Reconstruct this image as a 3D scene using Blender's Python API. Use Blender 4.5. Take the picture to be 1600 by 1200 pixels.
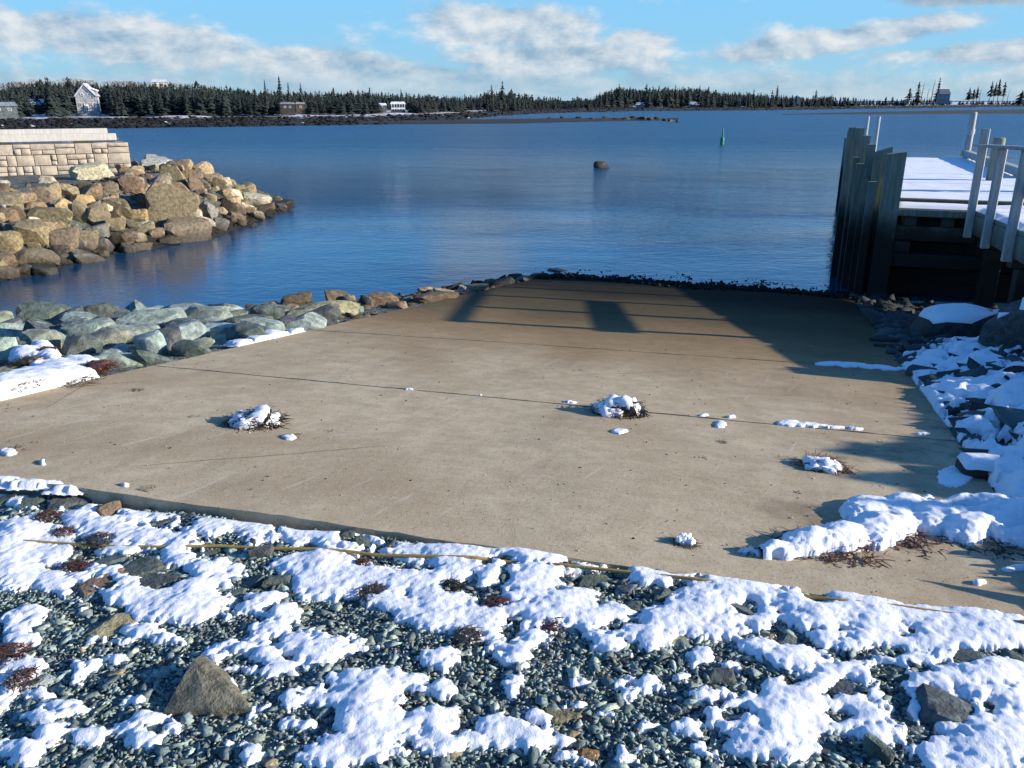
import bpy, bmesh, math, random
import numpy as np
from mathutils import Vector, Matrix

for o in list(bpy.data.objects):
    bpy.data.objects.remove(o)
random.seed(7)
RNG = np.random.default_rng(7)
SC = bpy.context.scene
COL = SC.collection

# ------------------------------------------------------------------ camera
F = 1290.0                      # focal length in pixels of the 1600x1200 photograph
HORIZON = 157.0
TH = math.atan((600 - HORIZON) / F)
CT, ST = math.cos(TH), math.sin(TH)
EYE = 3.27                      # metres above the water
cam_data = bpy.data.cameras.new("camera")
cam_data.sensor_width = 36.0
cam_data.lens = 36.0 * F / 1600.0
cam_data.clip_start = 0.05
cam_data.clip_end = 20000
cam = bpy.data.objects.new("camera", cam_data)
cam.location = (0, 0, EYE)
cam.rotation_euler = (math.pi / 2 - TH, 0, 0)
COL.objects.link(cam)
SC.camera = cam

# ------------------------------------------------------------------ light
SUN_AZ, SUN_EL = 97.0, 16.5       # degrees clockwise from straight ahead / above the horizon
SUN_STRENGTH = 4.4
SKY_STRENGTH = 0.06
EXPOSURE = 1.15
sun_data = bpy.data.lights.new("sun", 'SUN')
sun_data.energy = SUN_STRENGTH
sun_data.angle = math.radians(0.55)
sun_data.color = (1.0, 0.89, 0.74)
sun = bpy.data.objects.new("sun", sun_data)
sv = Vector((math.sin(math.radians(SUN_AZ)) * math.cos(math.radians(SUN_EL)),
             math.cos(math.radians(SUN_AZ)) * math.cos(math.radians(SUN_EL)),
             math.sin(math.radians(SUN_EL))))
sun.rotation_euler = sv.to_track_quat('Z', 'Y').to_euler()
sun.location = sv * 50
COL.objects.link(sun)
SC.view_settings.view_transform = 'Standard'
SC.view_settings.look = 'None'
SC.view_settings.exposure = EXPOSURE
SC.view_settings.gamma = 1.0
SC.view_settings.use_curve_mapping = False


# ------------------------------------------------------------------ node helper
class Nodes:
    def __init__(self, tree):
        self.t = tree
        self.n = tree.nodes
        self.l = tree.links

    def new(self, kind, **kw):
        n = self.n.new(kind)
        for k, v in kw.items():
            setattr(n, k, v)
        return n

    def put(self, sock, v):
        if isinstance(v, bpy.types.NodeSocket):
            self.l.new(v, sock)
        elif isinstance(v, (tuple, list)):
            if len(v) == 3 and sock.type == 'RGBA':
                v = (*v, 1)
            sock.default_value = v
        else:
            sock.default_value = v

    def m(self, op, a, b=None, c=None, clamp=False):
        n = self.new('ShaderNodeMath', operation=op, use_clamp=clamp)
        self.put(n.inputs[0], a)
        if b is not None:
            self.put(n.inputs[1], b)
        if c is not None:
            self.put(n.inputs[2], c)
        return n.outputs[0]

    def ss(self, x, lo, hi):
        n = self.new('ShaderNodeMapRange', interpolation_type='SMOOTHSTEP')
        self.put(n.inputs['Value'], x)
        self.put(n.inputs['From Min'], lo)
        self.put(n.inputs['From Max'], hi)
        return n.outputs[0]

    def mix(self, f, a, b, mode='MIX'):
        n = self.new('ShaderNodeMix', data_type='RGBA', blend_type=mode)
        self.put(n.inputs[0], f)
        self.put(n.inputs[6], a)
        self.put(n.inputs[7], b)
        return n.outputs[2]

    def noise(self, vec, scale, detail=4, rough=0.55, dist=0.0, out=0):
        n = self.new('ShaderNodeTexNoise')
        if vec is not None:
            self.put(n.inputs['Vector'], vec)
        n.inputs['Scale'].default_value = scale
        n.inputs['Detail'].default_value = detail
        n.inputs['Roughness'].default_value = rough
        n.inputs['Distortion'].default_value = dist
        return n.outputs[out]

    def voro(self, vec, scale, feature='F1', out='Distance', rand=1.0):
        n = self.new('ShaderNodeTexVoronoi', feature=feature)
        if vec is not None:
            self.put(n.inputs['Vector'], vec)
        n.inputs['Scale'].default_value = scale
        n.inputs['Randomness'].default_value = rand
        return n.outputs[out]

    def xyz(self, v):
        n = self.new('ShaderNodeSeparateXYZ')
        self.put(n.inputs[0], v)
        return n.outputs

    def comb(self, x, y, z):
        n = self.new('ShaderNodeCombineXYZ')
        for s, v in zip(n.inputs, (x, y, z)):
            self.put(s, v)
        return n.outputs[0]

    def mapv(self, v, loc=(0, 0, 0), rot=(0, 0, 0), scale=(1, 1, 1)):
        n = self.new('ShaderNodeMapping')
        self.put(n.inputs[0], v)
        n.inputs[1].default_value = loc
        n.inputs[2].default_value = rot
        n.inputs[3].default_value = scale
        return n.outputs[0]

    def bump(self, h, strength=0.5, dist=0.02, normal=None):
        n = self.new('ShaderNodeBump')
        n.inputs['Strength'].default_value = strength
        n.inputs['Distance'].default_value = dist
        self.put(n.inputs['Height'], h)
        if normal is not None:
            self.put(n.inputs['Normal'], normal)
        return n.outputs[0]


def material(name):
    m = bpy.data.materials.new(name)
    m.use_nodes = True
    m.node_tree.nodes.clear()
    k = Nodes(m.node_tree)
    out = k.new('ShaderNodeOutputMaterial')
    b = k.new('ShaderNodeBsdfPrincipled')
    k.l.new(b.outputs[0], out.inputs[0])
    b.inputs['Roughness'].default_value = 0.8
    b.inputs['Specular IOR Level'].default_value = 0.3
    return m, k, b


# ------------------------------------------------------------------ sky with clouds
world = bpy.data.worlds.new("World")
SC.world = world
world.use_nodes = True
world.node_tree.nodes.clear()
k = Nodes(world.node_tree)
sky = k.new('ShaderNodeTexSky', sky_type='NISHITA')
sky.sun_disc = False
sky.sun_elevation = math.radians(SUN_EL)
sky.sun_rotation = math.radians(SUN_AZ)
sky.altitude = 0
sky.air_density = 1.0
sky.dust_density = 0.3
sky.ozone_density = 2.2
tc = k.new('ShaderNodeTexCoord')
X, Y, Z = k.xyz(tc.outputs['Generated'])
DEG = 57.29578
az = k.m('MULTIPLY', k.m('ARCTAN2', X, Y), DEG)
el = k.m('MULTIPLY', k.m('ARCSINE', Z), DEG)


def blob(ca, ce, ra, re_, tilt=0.0):
    da = k.m('SUBTRACT', az, ca)
    e2 = k.m('SUBTRACT', k.m('SUBTRACT', el, ce), k.m('MULTIPLY', da, tilt))
    q = k.m('ADD', k.m('POWER', k.m('DIVIDE', da, ra), 2.0), k.m('POWER', k.m('DIVIDE', e2, re_), 2.0))
    return k.m('EXPONENT', k.m('MULTIPLY', q, -1.0))


def cloud_noise(da, de):
    v = k.comb(k.m('MULTIPLY', k.m('ADD', az, da), 0.22), k.m('MULTIPLY', k.m('ADD', el, de), 0.40), 3.7)
    return k.noise(v, 1.0, 9, 0.60, 0.1)


masks = [blob(-24, 3.35, 10, 1.15, -0.085), blob(-11.5, 2.1, 9, 0.85, -0.085), blob(-1.2, 4.6, 5.8, 1.35, -0.05),
         blob(3.0, 2.6, 6.0, 0.95), blob(20.5, 3.5, 7.5, 0.75, 0.125), blob(28.5, 5.5, 5.2, 0.5), blob(29, 2.6, 7, 0.65, 0.03),
         blob(8.0, 3.4, 2.2, 0.9), blob(-2.5, 11.0, 3.2, 2.2)]
msum = masks[0]
for q in masks[1:]:
    msum = k.m('MAXIMUM', msum, q)
low = k.m('SUBTRACT', 1.0, k.ss(el, 0.9, 2.3))
high = k.ss(el, 6.5, 11.0)
cover = k.m('ADD', k.m('ADD', k.m('MULTIPLY', msum, 0.66), k.m('MULTIPLY', low, 0.32)), k.m('MULTIPLY', high, 0.02))
n0 = cloud_noise(0, 0)
n1 = cloud_noise(0.6, 0.55)
dens = k.ss(k.m('ADD', n0, cover), 0.58, 0.86)
lit = k.m('ADD', k.m('MULTIPLY', k.m('SUBTRACT', n0, n1), 3.4), 0.50, clamp=True)
warm = k.mix(lit, (2.2, 3.4, 4.6), (6.2, 6.4, 6.5))
darkc = blob(28.5, 5.7, 7, 0.75)
warm = k.mix(k.m('MULTIPLY', darkc, 0.75), warm, (1.9, 2.7, 3.6))
warm = k.mix(k.m('MULTIPLY', low, 0.55), warm, (2.5, 4.1, 5.2))
skyc = k.mix(1.0, sky.outputs[0], (0.55, 1.22, 1.95), 'MULTIPLY')
skyc = k.mix(k.m('SUBTRACT', 0.92, k.m('MULTIPLY', k.ss(el, 4.5, 10.5), 0.92)), skyc, k.mix(k.ss(el, 0.0, 5.0), (2.7, 4.6, 5.8), (2.1, 4.6, 6.8)))
skyc = k.mix(k.m('MULTIPLY', dens, 0.92), skyc, warm)
bg = k.new('ShaderNodeBackground')
bg.inputs['Strength'].default_value = SKY_STRENGTH
k.l.new(skyc, bg.inputs['Color'])
wout = k.new('ShaderNodeOutputWorld')
k.l.new(bg.outputs[0], wout.inputs[0])


# ------------------------------------------------------------------ rays and points
def ray(x, y):
    a = (x - 800) / F
    b = (600 - y) / F
    return np.array([a, CT + b * ST, -ST + b * CT])


CAM = np.array([0, 0, EYE])


def onz(x, y, z=0.0):
    d = ray(x, y)
    return CAM + d * ((z - EYE) / d[2])


def at_dist(x, y, D):
    """point on the pixel's ray at horizontal distance D"""
    d = ray(x, y)
    return CAM + d * (D / math.hypot(d[0], d[1]))


def to_px(P):
    P = np.asarray(P) - CAM
    dep = P[..., 1] * CT - P[..., 2] * ST
    up = P[..., 1] * ST + P[..., 2] * CT
    return 800 + F * P[..., 0] / dep, 600 - F * up / dep


# the boat ramp's frame: s runs down the ramp, t to its right
_d = ray(1242, 343)
_d = _d / math.hypot(_d[0], _d[1])
RS = np.array([_d[0], _d[1]])
RT = np.array([_d[1], -_d[0]])
GRADE = _d[2]
P0 = onz(800, 858, EYE - 1.6)
TL, TR = -3.53, 1.94


def st_of(x, y):
    qx, qy = x - P0[0], y - P0[1]
    return qx * RS[0] + qy * RS[1], qx * RT[0] + qy * RT[1]


def xy_of(s, t):
    return P0[0] + s * RS[0] + t * RT[0], P0[1] + s * RS[1] + t * RT[1]


def ramp_z(s):
    return P0[2] + GRADE * s


def on_ramp(px, py):
    r = ray(px, py)
    n = np.array([-GRADE * RS[0], -GRADE * RS[1], 1.0])
    kk = np.dot(P0 - CAM, n) / np.dot(r, n)
    return CAM + r * kk


def ramp_st(px, py):
    p = on_ramp(px, py)
    return st_of(p[0], p[1])


_a, _b = ramp_st(0, 745), ramp_st(1600, 975)
EDGE_K = (_b[0] - _a[0]) / (_b[1] - _a[1])


def edge_s(t):
    return _a[0] + (t - _a[1]) * EDGE_K


# value noise in numpy
_perm = RNG.random((256, 256))


def vnoise(x, y):
    xi = np.floor(x).astype(int)
    yi = np.floor(y).astype(int)
    fx = x - xi
    fy = y - yi
    fx = fx * fx * (3 - 2 * fx)
    fy = fy * fy * (3 - 2 * fy)
    a = _perm[xi & 255, yi & 255]
    b = _perm[(xi + 1) & 255, yi & 255]
    c = _perm[xi & 255, (yi + 1) & 255]
    d = _perm[(xi + 1) & 255, (yi + 1) & 255]
    return (a * (1 - fx) + b * fx) * (1 - fy) + (c * (1 - fx) + d * fx) * fy - 0.5


def fbm(x, y, sc=1.0, octs=4, gain=0.5):
    r = 0
    a = 1.0
    for i in range(octs):
        r = r + a * vnoise(x * sc + 17.3 * i, y * sc + 9.1 * i)
        a *= gain
        sc *= 2.03
    return r


def sstep(x, a, b):
    q = np.clip((x - a) / (b - a), 0, 1)
    return q * q * (3 - 2 * q)


# breakwater plan: its waterline from the photograph, then round the back
_wl = [(-260, 480), (-120, 458), (14, 437), (70, 428), (102, 414), (137, 411), (168, 397), (225, 392), (270, 381), (330, 372),
       (375, 356), (405, 344), (462, 323)]
BW = [onz(*p)[:2] for p in _wl]
_tip = BW[-1]
BW += [np.array([_tip[0] - 0.3, _tip[1] + 0.9]), np.array([_tip[0] - 3.0, _tip[1] + 1.2]), np.array([-18.0, 34.0]),
       np.array([-60.0, 46.0]), np.array([-60.0, 8.0])]
BW = np.array(BW)


def sdf_poly(x, y, P):
    d = np.full(x.shape, 1e9)
    ins = np.zeros(x.shape, bool)
    n = len(P)
    for i in range(n):
        a, b = P[i], P[(i + 1) % n]
        ex, ey = b - a
        wx, wy = x - a[0], y - a[1]
        q = np.clip((wx * ex + wy * ey) / (ex * ex + ey * ey), 0, 1)
        d = np.minimum(d, (wx - q * ex) ** 2 + (wy - q * ey) ** 2)
        c = ((a[1] <= y) & (b[1] > y)) | ((b[1] <= y) & (a[1] > y))
        with np.errstate(divide='ignore', invalid='ignore'):
            xx = a[0] + (y - a[1]) / (ey if ey != 0 else 1e-9) * ex
        ins ^= c & (x < xx)
    return np.where(ins, 1, -1) * np.sqrt(d)


def gz(x, y):
    """height of the bare ground"""
    x = np.asarray(x, float)
    y = np.asarray(y, float)
    s, t = st_of(x, y)
    zr = ramp_z(s)
    yard = P0[2] - 0.050 + 0.021 * (t + 2.3)
    yard = np.clip(yard, P0[2] - 0.08, P0[2] - 0.004)
    w = sstep(s, -0.1, 1.6)
    dl = np.maximum(TL - t, 0)
    wl = 3.6 - 2.7 * sstep(s, 3.0, 9.0)
    left = zr - 0.04 - 0.05 * dl - 0.62 * np.maximum(dl - wl, 0)
    dr = np.maximum(t - TR, 0)
    right = zr - 0.03 + dr * (0.16 - 0.24 * sstep(s, 4.5, 9.5)) + 0.55 * sstep(t, 4.5, 5.5) * sstep(s, 1.3, 2.4) * (1 - sstep(s, 5.2, 6.2))  # last term: an unseen crest, raised to throw shade on the right bank
    mid = zr - 0.17
    land = np.where(t < TL, left, np.where(t > TR, right, mid))
    e = s - edge_s(t)
    z = np.where(e < 0, yard, yard * (1 - w) + land * w)
    z = np.where((e >= 0) & (t > TL) & (t < TR), mid, z)
    z = np.where((e >= 0) & (t > TR), np.maximum(yard * (1 - w), 0) + land * w, z)
    z = np.maximum(z, -1.2)
    sd = sdf_poly(x, y, BW)
    bwz = np.minimum(1.32, 0.50 * sd)
    bwz = np.where(sd > 0, bwz, np.maximum(0.5 * sd, -1.2))
    z = np.where(sd > -2.5, np.maximum(z, bwz), z)
    return z


def on_ground(px, py, off=0.0, tmin=1.5, tmax=70.0):
    d = ray(px, py)
    tt = np.arange(tmin, tmax, 0.02)
    P = CAM[None] + d[None] * tt[:, None]
    h = gz(P[:, 0], P[:, 1]) + off
    hit = np.nonzero(P[:, 2] <= h)[0]
    return P[hit[0]] if len(hit) else P[-1]


# ------------------------------------------------------------------ objects
def mesh_from(name, V, Fc, mat=None, smooth=False, sharp=None):
    me = bpy.data.meshes.new(name)
    V = np.asarray(V, np.float32)
    if isinstance(Fc, np.ndarray) and Fc.ndim == 2:
        nf, c = Fc.shape
        me.vertices.add(len(V))
        me.vertices.foreach_set('co', V.ravel())
        me.loops.add(nf * c)
        me.loops.foreach_set('vertex_index', Fc.astype(np.int32).ravel())
        me.polygons.add(nf)
        me.polygons.foreach_set('loop_start', np.arange(0, nf * c, c, dtype=np.int32))
        me.polygons.foreach_set('loop_total', np.full(nf, c, np.int32))
        me.update(calc_edges=True)
    else:
        me.from_pydata([tuple(map(float, v)) for v in V], [], [tuple(int(i) for i in f) for f in Fc])
        me.update()
    if mat:
        me.materials.append(mat)
    if smooth:
        me.polygons.foreach_set('use_smooth', np.ones(len(me.polygons), bool))
        if sharp:
            me.set_sharp_from_angle(angle=math.radians(sharp))
    return me


def link(name, me, parent=None, loc=None, rot=None, color=None):
    o = bpy.data.objects.new(name, me)
    COL.objects.link(o)
    if parent:
        o.parent = parent
    if loc is not None:
        o.location = tuple(float(v) for v in loc)
    if rot is not None:
        o.rotation_euler = rot
    if color is not None:
        o.color = (*color, 1)
    return o


def thing(o, label, cat, group=None):
    o['label'] = label
    o['category'] = cat
    if group:
        o['group'] = group
    return o


def kind(o, kd, label=None):
    o['kind'] = kd
    if label:
        o['label'] = label
    return o


def empty(name, loc, rz=0.0):
    o = bpy.data.objects.new(name, None)
    o.location = tuple(float(v) for v in loc)
    o.rotation_euler = (0, 0, rz)
    o.empty_display_size = 0.2
    COL.objects.link(o)
    return o


class MB:
    """collects boxes, tubes and loose faces into one mesh"""

    def __init__(self):
        self.V = []
        self.Fc = []

    def add(self, V, Fc):
        b = len(self.V)
        self.V += [tuple(map(float, v)) for v in V]
        self.Fc += [tuple(int(i) + b for i in f) for f in Fc]
        return self

    def box(self, x0, x1, y0, y1, z0, z1, bev=0.0, jig=0.0):
        bm = bmesh.new()
        bmesh.ops.create_cube(bm, size=1)
        for v in bm.verts:
            v.co = Vector(((x0 + x1) / 2 + v.co.x * (x1 - x0), (y0 + y1) / 2 + v.co.y * (y1 - y0), (z0 + z1) / 2 + v.co.z * (z1 - z0)))
            if jig:
                v.co += Vector((random.uniform(-jig, jig), random.uniform(-jig, jig), random.uniform(-jig, jig)))
        if bev:
            bmesh.ops.bevel(bm, geom=bm.edges[:], offset=bev, segments=1, affect='EDGES')
        bm.verts.index_update()
        self.add([v.co for v in bm.verts], [[v.index for v in f.verts] for f in bm.faces])
        bm.free()
        return self

    def tube(self, pts, r, n=6, cap=True):
        pts = [Vector(p) for p in pts]
        rs = r if isinstance(r, (list, tuple)) else [r] * len(pts)
        V, Fc = [], []
        for i, p in enumerate(pts):
            d = (pts[min(i + 1, len(pts) - 1)] - pts[max(i - 1, 0)]).normalized()
            a = d.cross(Vector((0, 0, 1)))
            if a.length < 1e-3:
                a = d.cross(Vector((1, 0, 0)))
            a.normalize()
            b = d.cross(a)
            for j in range(n):
                q = 2 * math.pi * j / n
                V.append(p + (a * math.cos(q) + b * math.sin(q)) * rs[i])
        for i in range(len(pts) - 1):
            for j in range(n):
                Fc.append((i * n + j, i * n + (j + 1) % n, (i + 1) * n + (j + 1) % n, (i + 1) * n + j))
        if cap:
            Fc.append(tuple(range(n - 1, -1, -1)))
            Fc.append(tuple(range((len(pts) - 1) * n, len(pts) * n)))
        return self.add(V, Fc)

    def lathe(self, prof, n=12, c=(0, 0, 0)):
        V = []
        for r, z in prof:
            for j in range(n):
                q = 2 * math.pi * j / n
                V.append((c[0] + r * math.cos(q), c[1] + r * math.sin(q), c[2] + z))
        Fc = []
        for i in range(len(prof) - 1):
            for j in range(n):
                Fc.append((i * n + j, i * n + (j + 1) % n, (i + 1) * n + (j + 1) % n, (i + 1) * n + j))
        Fc.append(tuple(range(n - 1, -1, -1)))
        Fc.append(tuple(range((len(prof) - 1) * n, len(prof) * n)))
        return self.add(V, Fc)

    def build(self, name, mat, parent=None, loc=None, rot=None, smooth=False, sharp=40, color=None):
        me = mesh_from(name, self.V, self.Fc, mat, smooth, sharp if smooth else None)
        return link(name, me, parent, loc, rot, color)


ORD = ['first', 'second', 'third', 'fourth', 'fifth', 'sixth', 'seventh', 'eighth', 'ninth', 'tenth', 'eleventh', 'twelfth',
       'thirteenth', 'fourteenth', 'fifteenth', 'sixteenth', 'seventeenth', 'eighteenth', 'nineteenth', 'twentieth',
       'twenty-first', 'twenty-second', 'twenty-third', 'twenty-fourth', 'twenty-fifth', 'twenty-sixth', 'twenty-seventh', 'twenty-eighth']


def label_rows(recs):
    """recs: (object, px x, colour, noun, where); alike ones are counted along their row"""
    rows = {}
    for r in recs:
        rows.setdefault((r[2], r[3], r[4]), []).append(r)
    for (c, n, w), rs in rows.items():
        rs.sort(key=lambda r: r[1])
        for i, r in enumerate(rs):
            if len(rs) == 1:
                r[0]['label'] = f"the one {c} {n} {w}"
            else:
                r[0]['label'] = f"{ORD[i]} {c} {n} from the left {w}"


# ------------------------------------------------------------------ materials
def mat_rock():
    m, k, b = material("rock")
    oi = k.new('ShaderNodeObjectInfo')
    tc = k.new('ShaderNodeTexCoord')
    geo = k.new('ShaderNodeNewGeometry')
    P = geo.outputs['Position']
    n1 = k.noise(P, 2.2, 5, 0.6)
    n2 = k.noise(P, 14, 6, 0.65)
    n3 = k.noise(P, 70, 4, 0.7)
    c = oi.outputs['Color']
    dark = k.mix(1.0, c, (0.52, 0.52, 0.52), 'MULTIPLY')
    lite = k.mix(1.0, c, (1.35, 1.33, 1.28), 'MULTIPLY')
    col = k.mix(k.ss(n2, 0.32, 0.68), dark, lite)
    col = k.mix(k.m('MULTIPLY', k.ss(n1, 0.48, 0.68), 0.35), col, k.mix(0.35, c, (0.20, 0.13, 0.06)))
    # pale lichen and barnacle specks
    v = k.voro(P, 38)
    spot = k.m('MULTIPLY', k.m('SUBTRACT', 1.0, k.ss(v, 0.12, 0.26)), k.ss(n1, 0.50, 0.62))
    col = k.mix(k.m('MULTIPLY', spot, 0.25), col, (0.42, 0.41, 0.36))
    # tide band: dark wet weed near the water
    z = k.xyz(P)[2]
    h = k.m('ADD', z, k.m('MULTIPLY', k.m('SUBTRACT', n1, 0.5), 0.55))
    wet = k.m('SUBTRACT', 1.0, k.ss(h, 0.06, 0.42))
    col = k.mix(k.m('MULTIPLY', wet, 0.85), col, (0.024, 0.020, 0.013))
    k.put(b.inputs['Base Color'], col)
    k.put(b.inputs['Roughness'], k.m('SUBTRACT', 0.88, k.m('MULTIPLY', wet, 0.35)))
    hh = k.m('ADD', k.m('MULTIPLY', n2, 1.0), k.m('MULTIPLY', n3, 0.35))
    k.put(b.inputs['Normal'], k.bump(hh, 0.85, 0.03))
    return m


def mat_gravel():
    m, k, b = material("gravel_stone")
    at = k.new('ShaderNodeAttribute', attribute_name="tint")
    geo = k.new('ShaderNodeNewGeometry')
    n = k.noise(geo.outputs['Position'], 120, 4, 0.65)
    col = k.mix(k.ss(n, 0.3, 0.7), k.mix(1.0, at.outputs['Color'], (0.6, 0.6, 0.6), 'MULTIPLY'), k.mix(1.0, at.outputs['Color'], (1.35, 1.35, 1.35), 'MULTIPLY'))
    k.put(b.inputs['Base Color'], col)
    b.inputs['Roughness'].default_value = 0.92
    b.inputs['Specular IOR Level'].default_value = 0.12
    k.put(b.inputs['Normal'], k.bump(n, 0.5, 0.004))
    return m


def mat_ground():
    m, k, b = material("ground_soil")
    geo = k.new('ShaderNodeNewGeometry')
    P = geo.outputs['Position']
    v = k.voro(P, 42, out='Distance')
    vc = k.voro(P, 42, out='Color')
    n = k.noise(P, 3, 5)
    base = k.mix(k.xyz(vc)[0], (0.07, 0.082, 0.078), (0.15, 0.17, 0.16))
    base = k.mix(k.ss(n, 0.4, 0.7), base, (0.045, 0.042, 0.034))
    z = k.xyz(P)[2]
    wet = k.m('SUBTRACT', 1.0, k.ss(k.m('ADD', z, k.m('MULTIPLY', n, 0.4)), 0.35, 0.75))
    base = k.mix(wet, base, (0.018, 0.015, 0.011))
    k.put(b.inputs['Base Color'], base)
    b.inputs['Roughness'].default_value = 0.85
    k.put(b.inputs['Normal'], k.bump(v, 0.9, 0.02))
    return m


def mat_snow():
    m, k, b = material("snow")
    geo = k.new('ShaderNodeNewGeometry')
    P = geo.outputs['Position']
    n = k.noise(P, 55, 6, 0.7)
    n2 = k.noise(P, 320, 2, 0.6)
    k.put(b.inputs['Base Color'], k.mix(n, (0.68, 0.70, 0.735), (0.76, 0.775, 0.80)))
    b.inputs['Roughness'].default_value = 0.75
    b.inputs['Specular IOR Level'].default_value = 0.2
    k.put(b.inputs['Normal'], k.bump(k.m('ADD', n, k.m('MULTIPLY', n2, 0.3)), 0.45, 0.012))
    return m


def mat_concrete():
    m, k, b = material("ramp_concrete")
    tc = k.new('ShaderNodeTexCoord')
    O = tc.outputs['Object']           # x runs across the ramp, y down it
    x, y, z = k.xyz(O)
    big = k.noise(O, 0.9, 5, 0.6)
    strk = k.noise(k.mapv(O, rot=(0, 0, 0.35), scale=(1.0, 0.16, 1)), 2.4, 5, 0.6)
    mid = k.noise(O, 7, 6, 0.65)
    fine = k.noise(O, 190, 3, 0.7)
    ag = k.voro(O, 75)
    agc = k.voro(O, 75, out='Color')
    base = k.mix(k.ss(mid, 0.3, 0.7), (0.375, 0.302, 0.196), (0.485, 0.398, 0.268))
    base = k.mix(k.m('MULTIPLY', k.ss(big, 0.42, 0.68), 0.65), base, (0.29, 0.215, 0.13))
    base = k.mix(k.m('MULTIPLY', k.ss(strk, 0.52, 0.72), 0.4), base, (0.19, 0.14, 0.09))
    # exposed aggregate: pale and dark grains, pits
    grain = k.m('MULTIPLY', k.m('SUBTRACT', 1.0, k.ss(ag, 0.18, 0.34)), k.ss(k.xyz(agc)[0], 0.55, 0.75))
    base = k.mix(k.m('MULTIPLY', grain, 0.55), base, (0.52, 0.47, 0.38))
    pit = k.m('MULTIPLY', k.m('SUBTRACT', 1.0, k.ss(ag, 0.14, 0.28)), k.ss(k.xyz(agc)[1], 0.80, 0.88))
    base = k.mix(k.m('MULTIPLY', pit, 0.75), base, (0.06, 0.052, 0.04))
    spk = k.noise(O, 60, 5, 0.75)
    base = k.mix(k.m('MULTIPLY', k.ss(spk, 0.53, 0.66), 0.55), base, (0.17, 0.14, 0.10))
    base = k.mix(k.m('MULTIPLY', k.ss(k.noise(O, 38, 4, 0.75, 0.2), 0.56, 0.66), 0.4), base, (0.46, 0.40, 0.31))
    base = k.mix(k.m('MULTIPLY', k.m('SUBTRACT', fine, 0.5), 1.4, clamp=True), base, (0.12, 0.1, 0.075))
    # pale drag scrapes
    vw = k.new('ShaderNodeTexWave', wave_type='BANDS', bands_direction='X')
    k.put(vw.inputs['Vector'], k.mapv(O, rot=(0, 0, 0.5), scale=(1, 0.25, 1)))
    vw.inputs['Scale'].default_value = 1.3
    vw.inputs['Distortion'].default_value = 7
    vw.inputs['Detail'].default_value = 3
    scr = k.m('MULTIPLY', k.ss(vw.outputs[0], 0.985, 1.0), k.ss(k.noise(O, 1.6, 3), 0.54, 0.62))
    base = k.mix(k.m('MULTIPLY', scr, 0.4), base, (0.5, 0.46, 0.39))
    crv = k.voro(k.mix(0.04, O, k.noise(O, 2.5, 4, 0.6, out=1)), 0.4, 'DISTANCE_TO_EDGE')
    crk = k.m('MULTIPLY', k.m('SUBTRACT', 1.0, k.ss(crv, 0.0008, 0.0030)), k.ss(k.noise(O, 0.5, 2), 0.52, 0.6))
    base = k.mix(k.m('MULTIPLY', crk, 0.5), base, (0.07, 0.055, 0.04))
    # damp patches
    damp = k.m('MULTIPLY', k.ss(k.noise(k.mapv(O, loc=(3.1, 1.7, 0)), 1.1, 5, 0.65), 0.56, 0.66), k.ss(x, 0.0, 1.6))
    base = k.mix(k.m('MULTIPLY', damp, 0.6), base, (0.12, 0.095, 0.065))
    # tide-stained, algae-brown and wet towards the water
    yy = k.m('ADD', y, k.m('MULTIPLY', k.m('SUBTRACT', k.noise(O, 0.8, 5, 0.6), 0.5), 2.2))
    brown = k.ss(yy, 2.6, 5.8)
    base = k.mix(k.m('MULTIPLY', brown, 0.85), base, k.mix(mid, (0.15, 0.095, 0.042), (0.22, 0.145, 0.07)))
    green = k.ss(yy, 4.9, 7.9)
    base = k.mix(k.m('MULTIPLY', green, 0.85), base, k.mix(mid, (0.036, 0.032, 0.018), (0.075, 0.064, 0.036)))
    black = k.ss(yy, 7.9, 10.6)
    base = k.mix(black, base, (0.018, 0.015, 0.010))
    k.put(b.inputs['Base Color'], base)
    b.inputs['Roughness'].default_value = 0.95
    b.inputs['Specular IOR Level'].default_value = 0.06
    h = k.m('ADD', k.m('ADD', k.m('MULTIPLY', ag, 0.25), k.m('MULTIPLY', fine, 0.9)), k.m('MULTIPLY', k.noise(O, 45, 4, 0.7), 0.9))
    k.put(b.inputs['Normal'], k.bump(h, 0.35, 0.005))
    return m


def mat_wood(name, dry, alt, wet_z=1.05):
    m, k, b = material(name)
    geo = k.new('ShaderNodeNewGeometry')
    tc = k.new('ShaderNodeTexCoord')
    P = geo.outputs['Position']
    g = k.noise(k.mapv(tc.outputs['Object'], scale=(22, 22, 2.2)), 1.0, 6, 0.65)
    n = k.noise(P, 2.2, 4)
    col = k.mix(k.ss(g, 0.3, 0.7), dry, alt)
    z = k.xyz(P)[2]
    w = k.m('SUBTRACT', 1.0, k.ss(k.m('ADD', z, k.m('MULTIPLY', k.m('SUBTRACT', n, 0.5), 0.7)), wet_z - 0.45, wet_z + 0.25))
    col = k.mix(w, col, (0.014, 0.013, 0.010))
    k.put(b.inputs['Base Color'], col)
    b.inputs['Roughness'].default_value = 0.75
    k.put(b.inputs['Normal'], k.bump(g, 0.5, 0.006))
    return m


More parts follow.
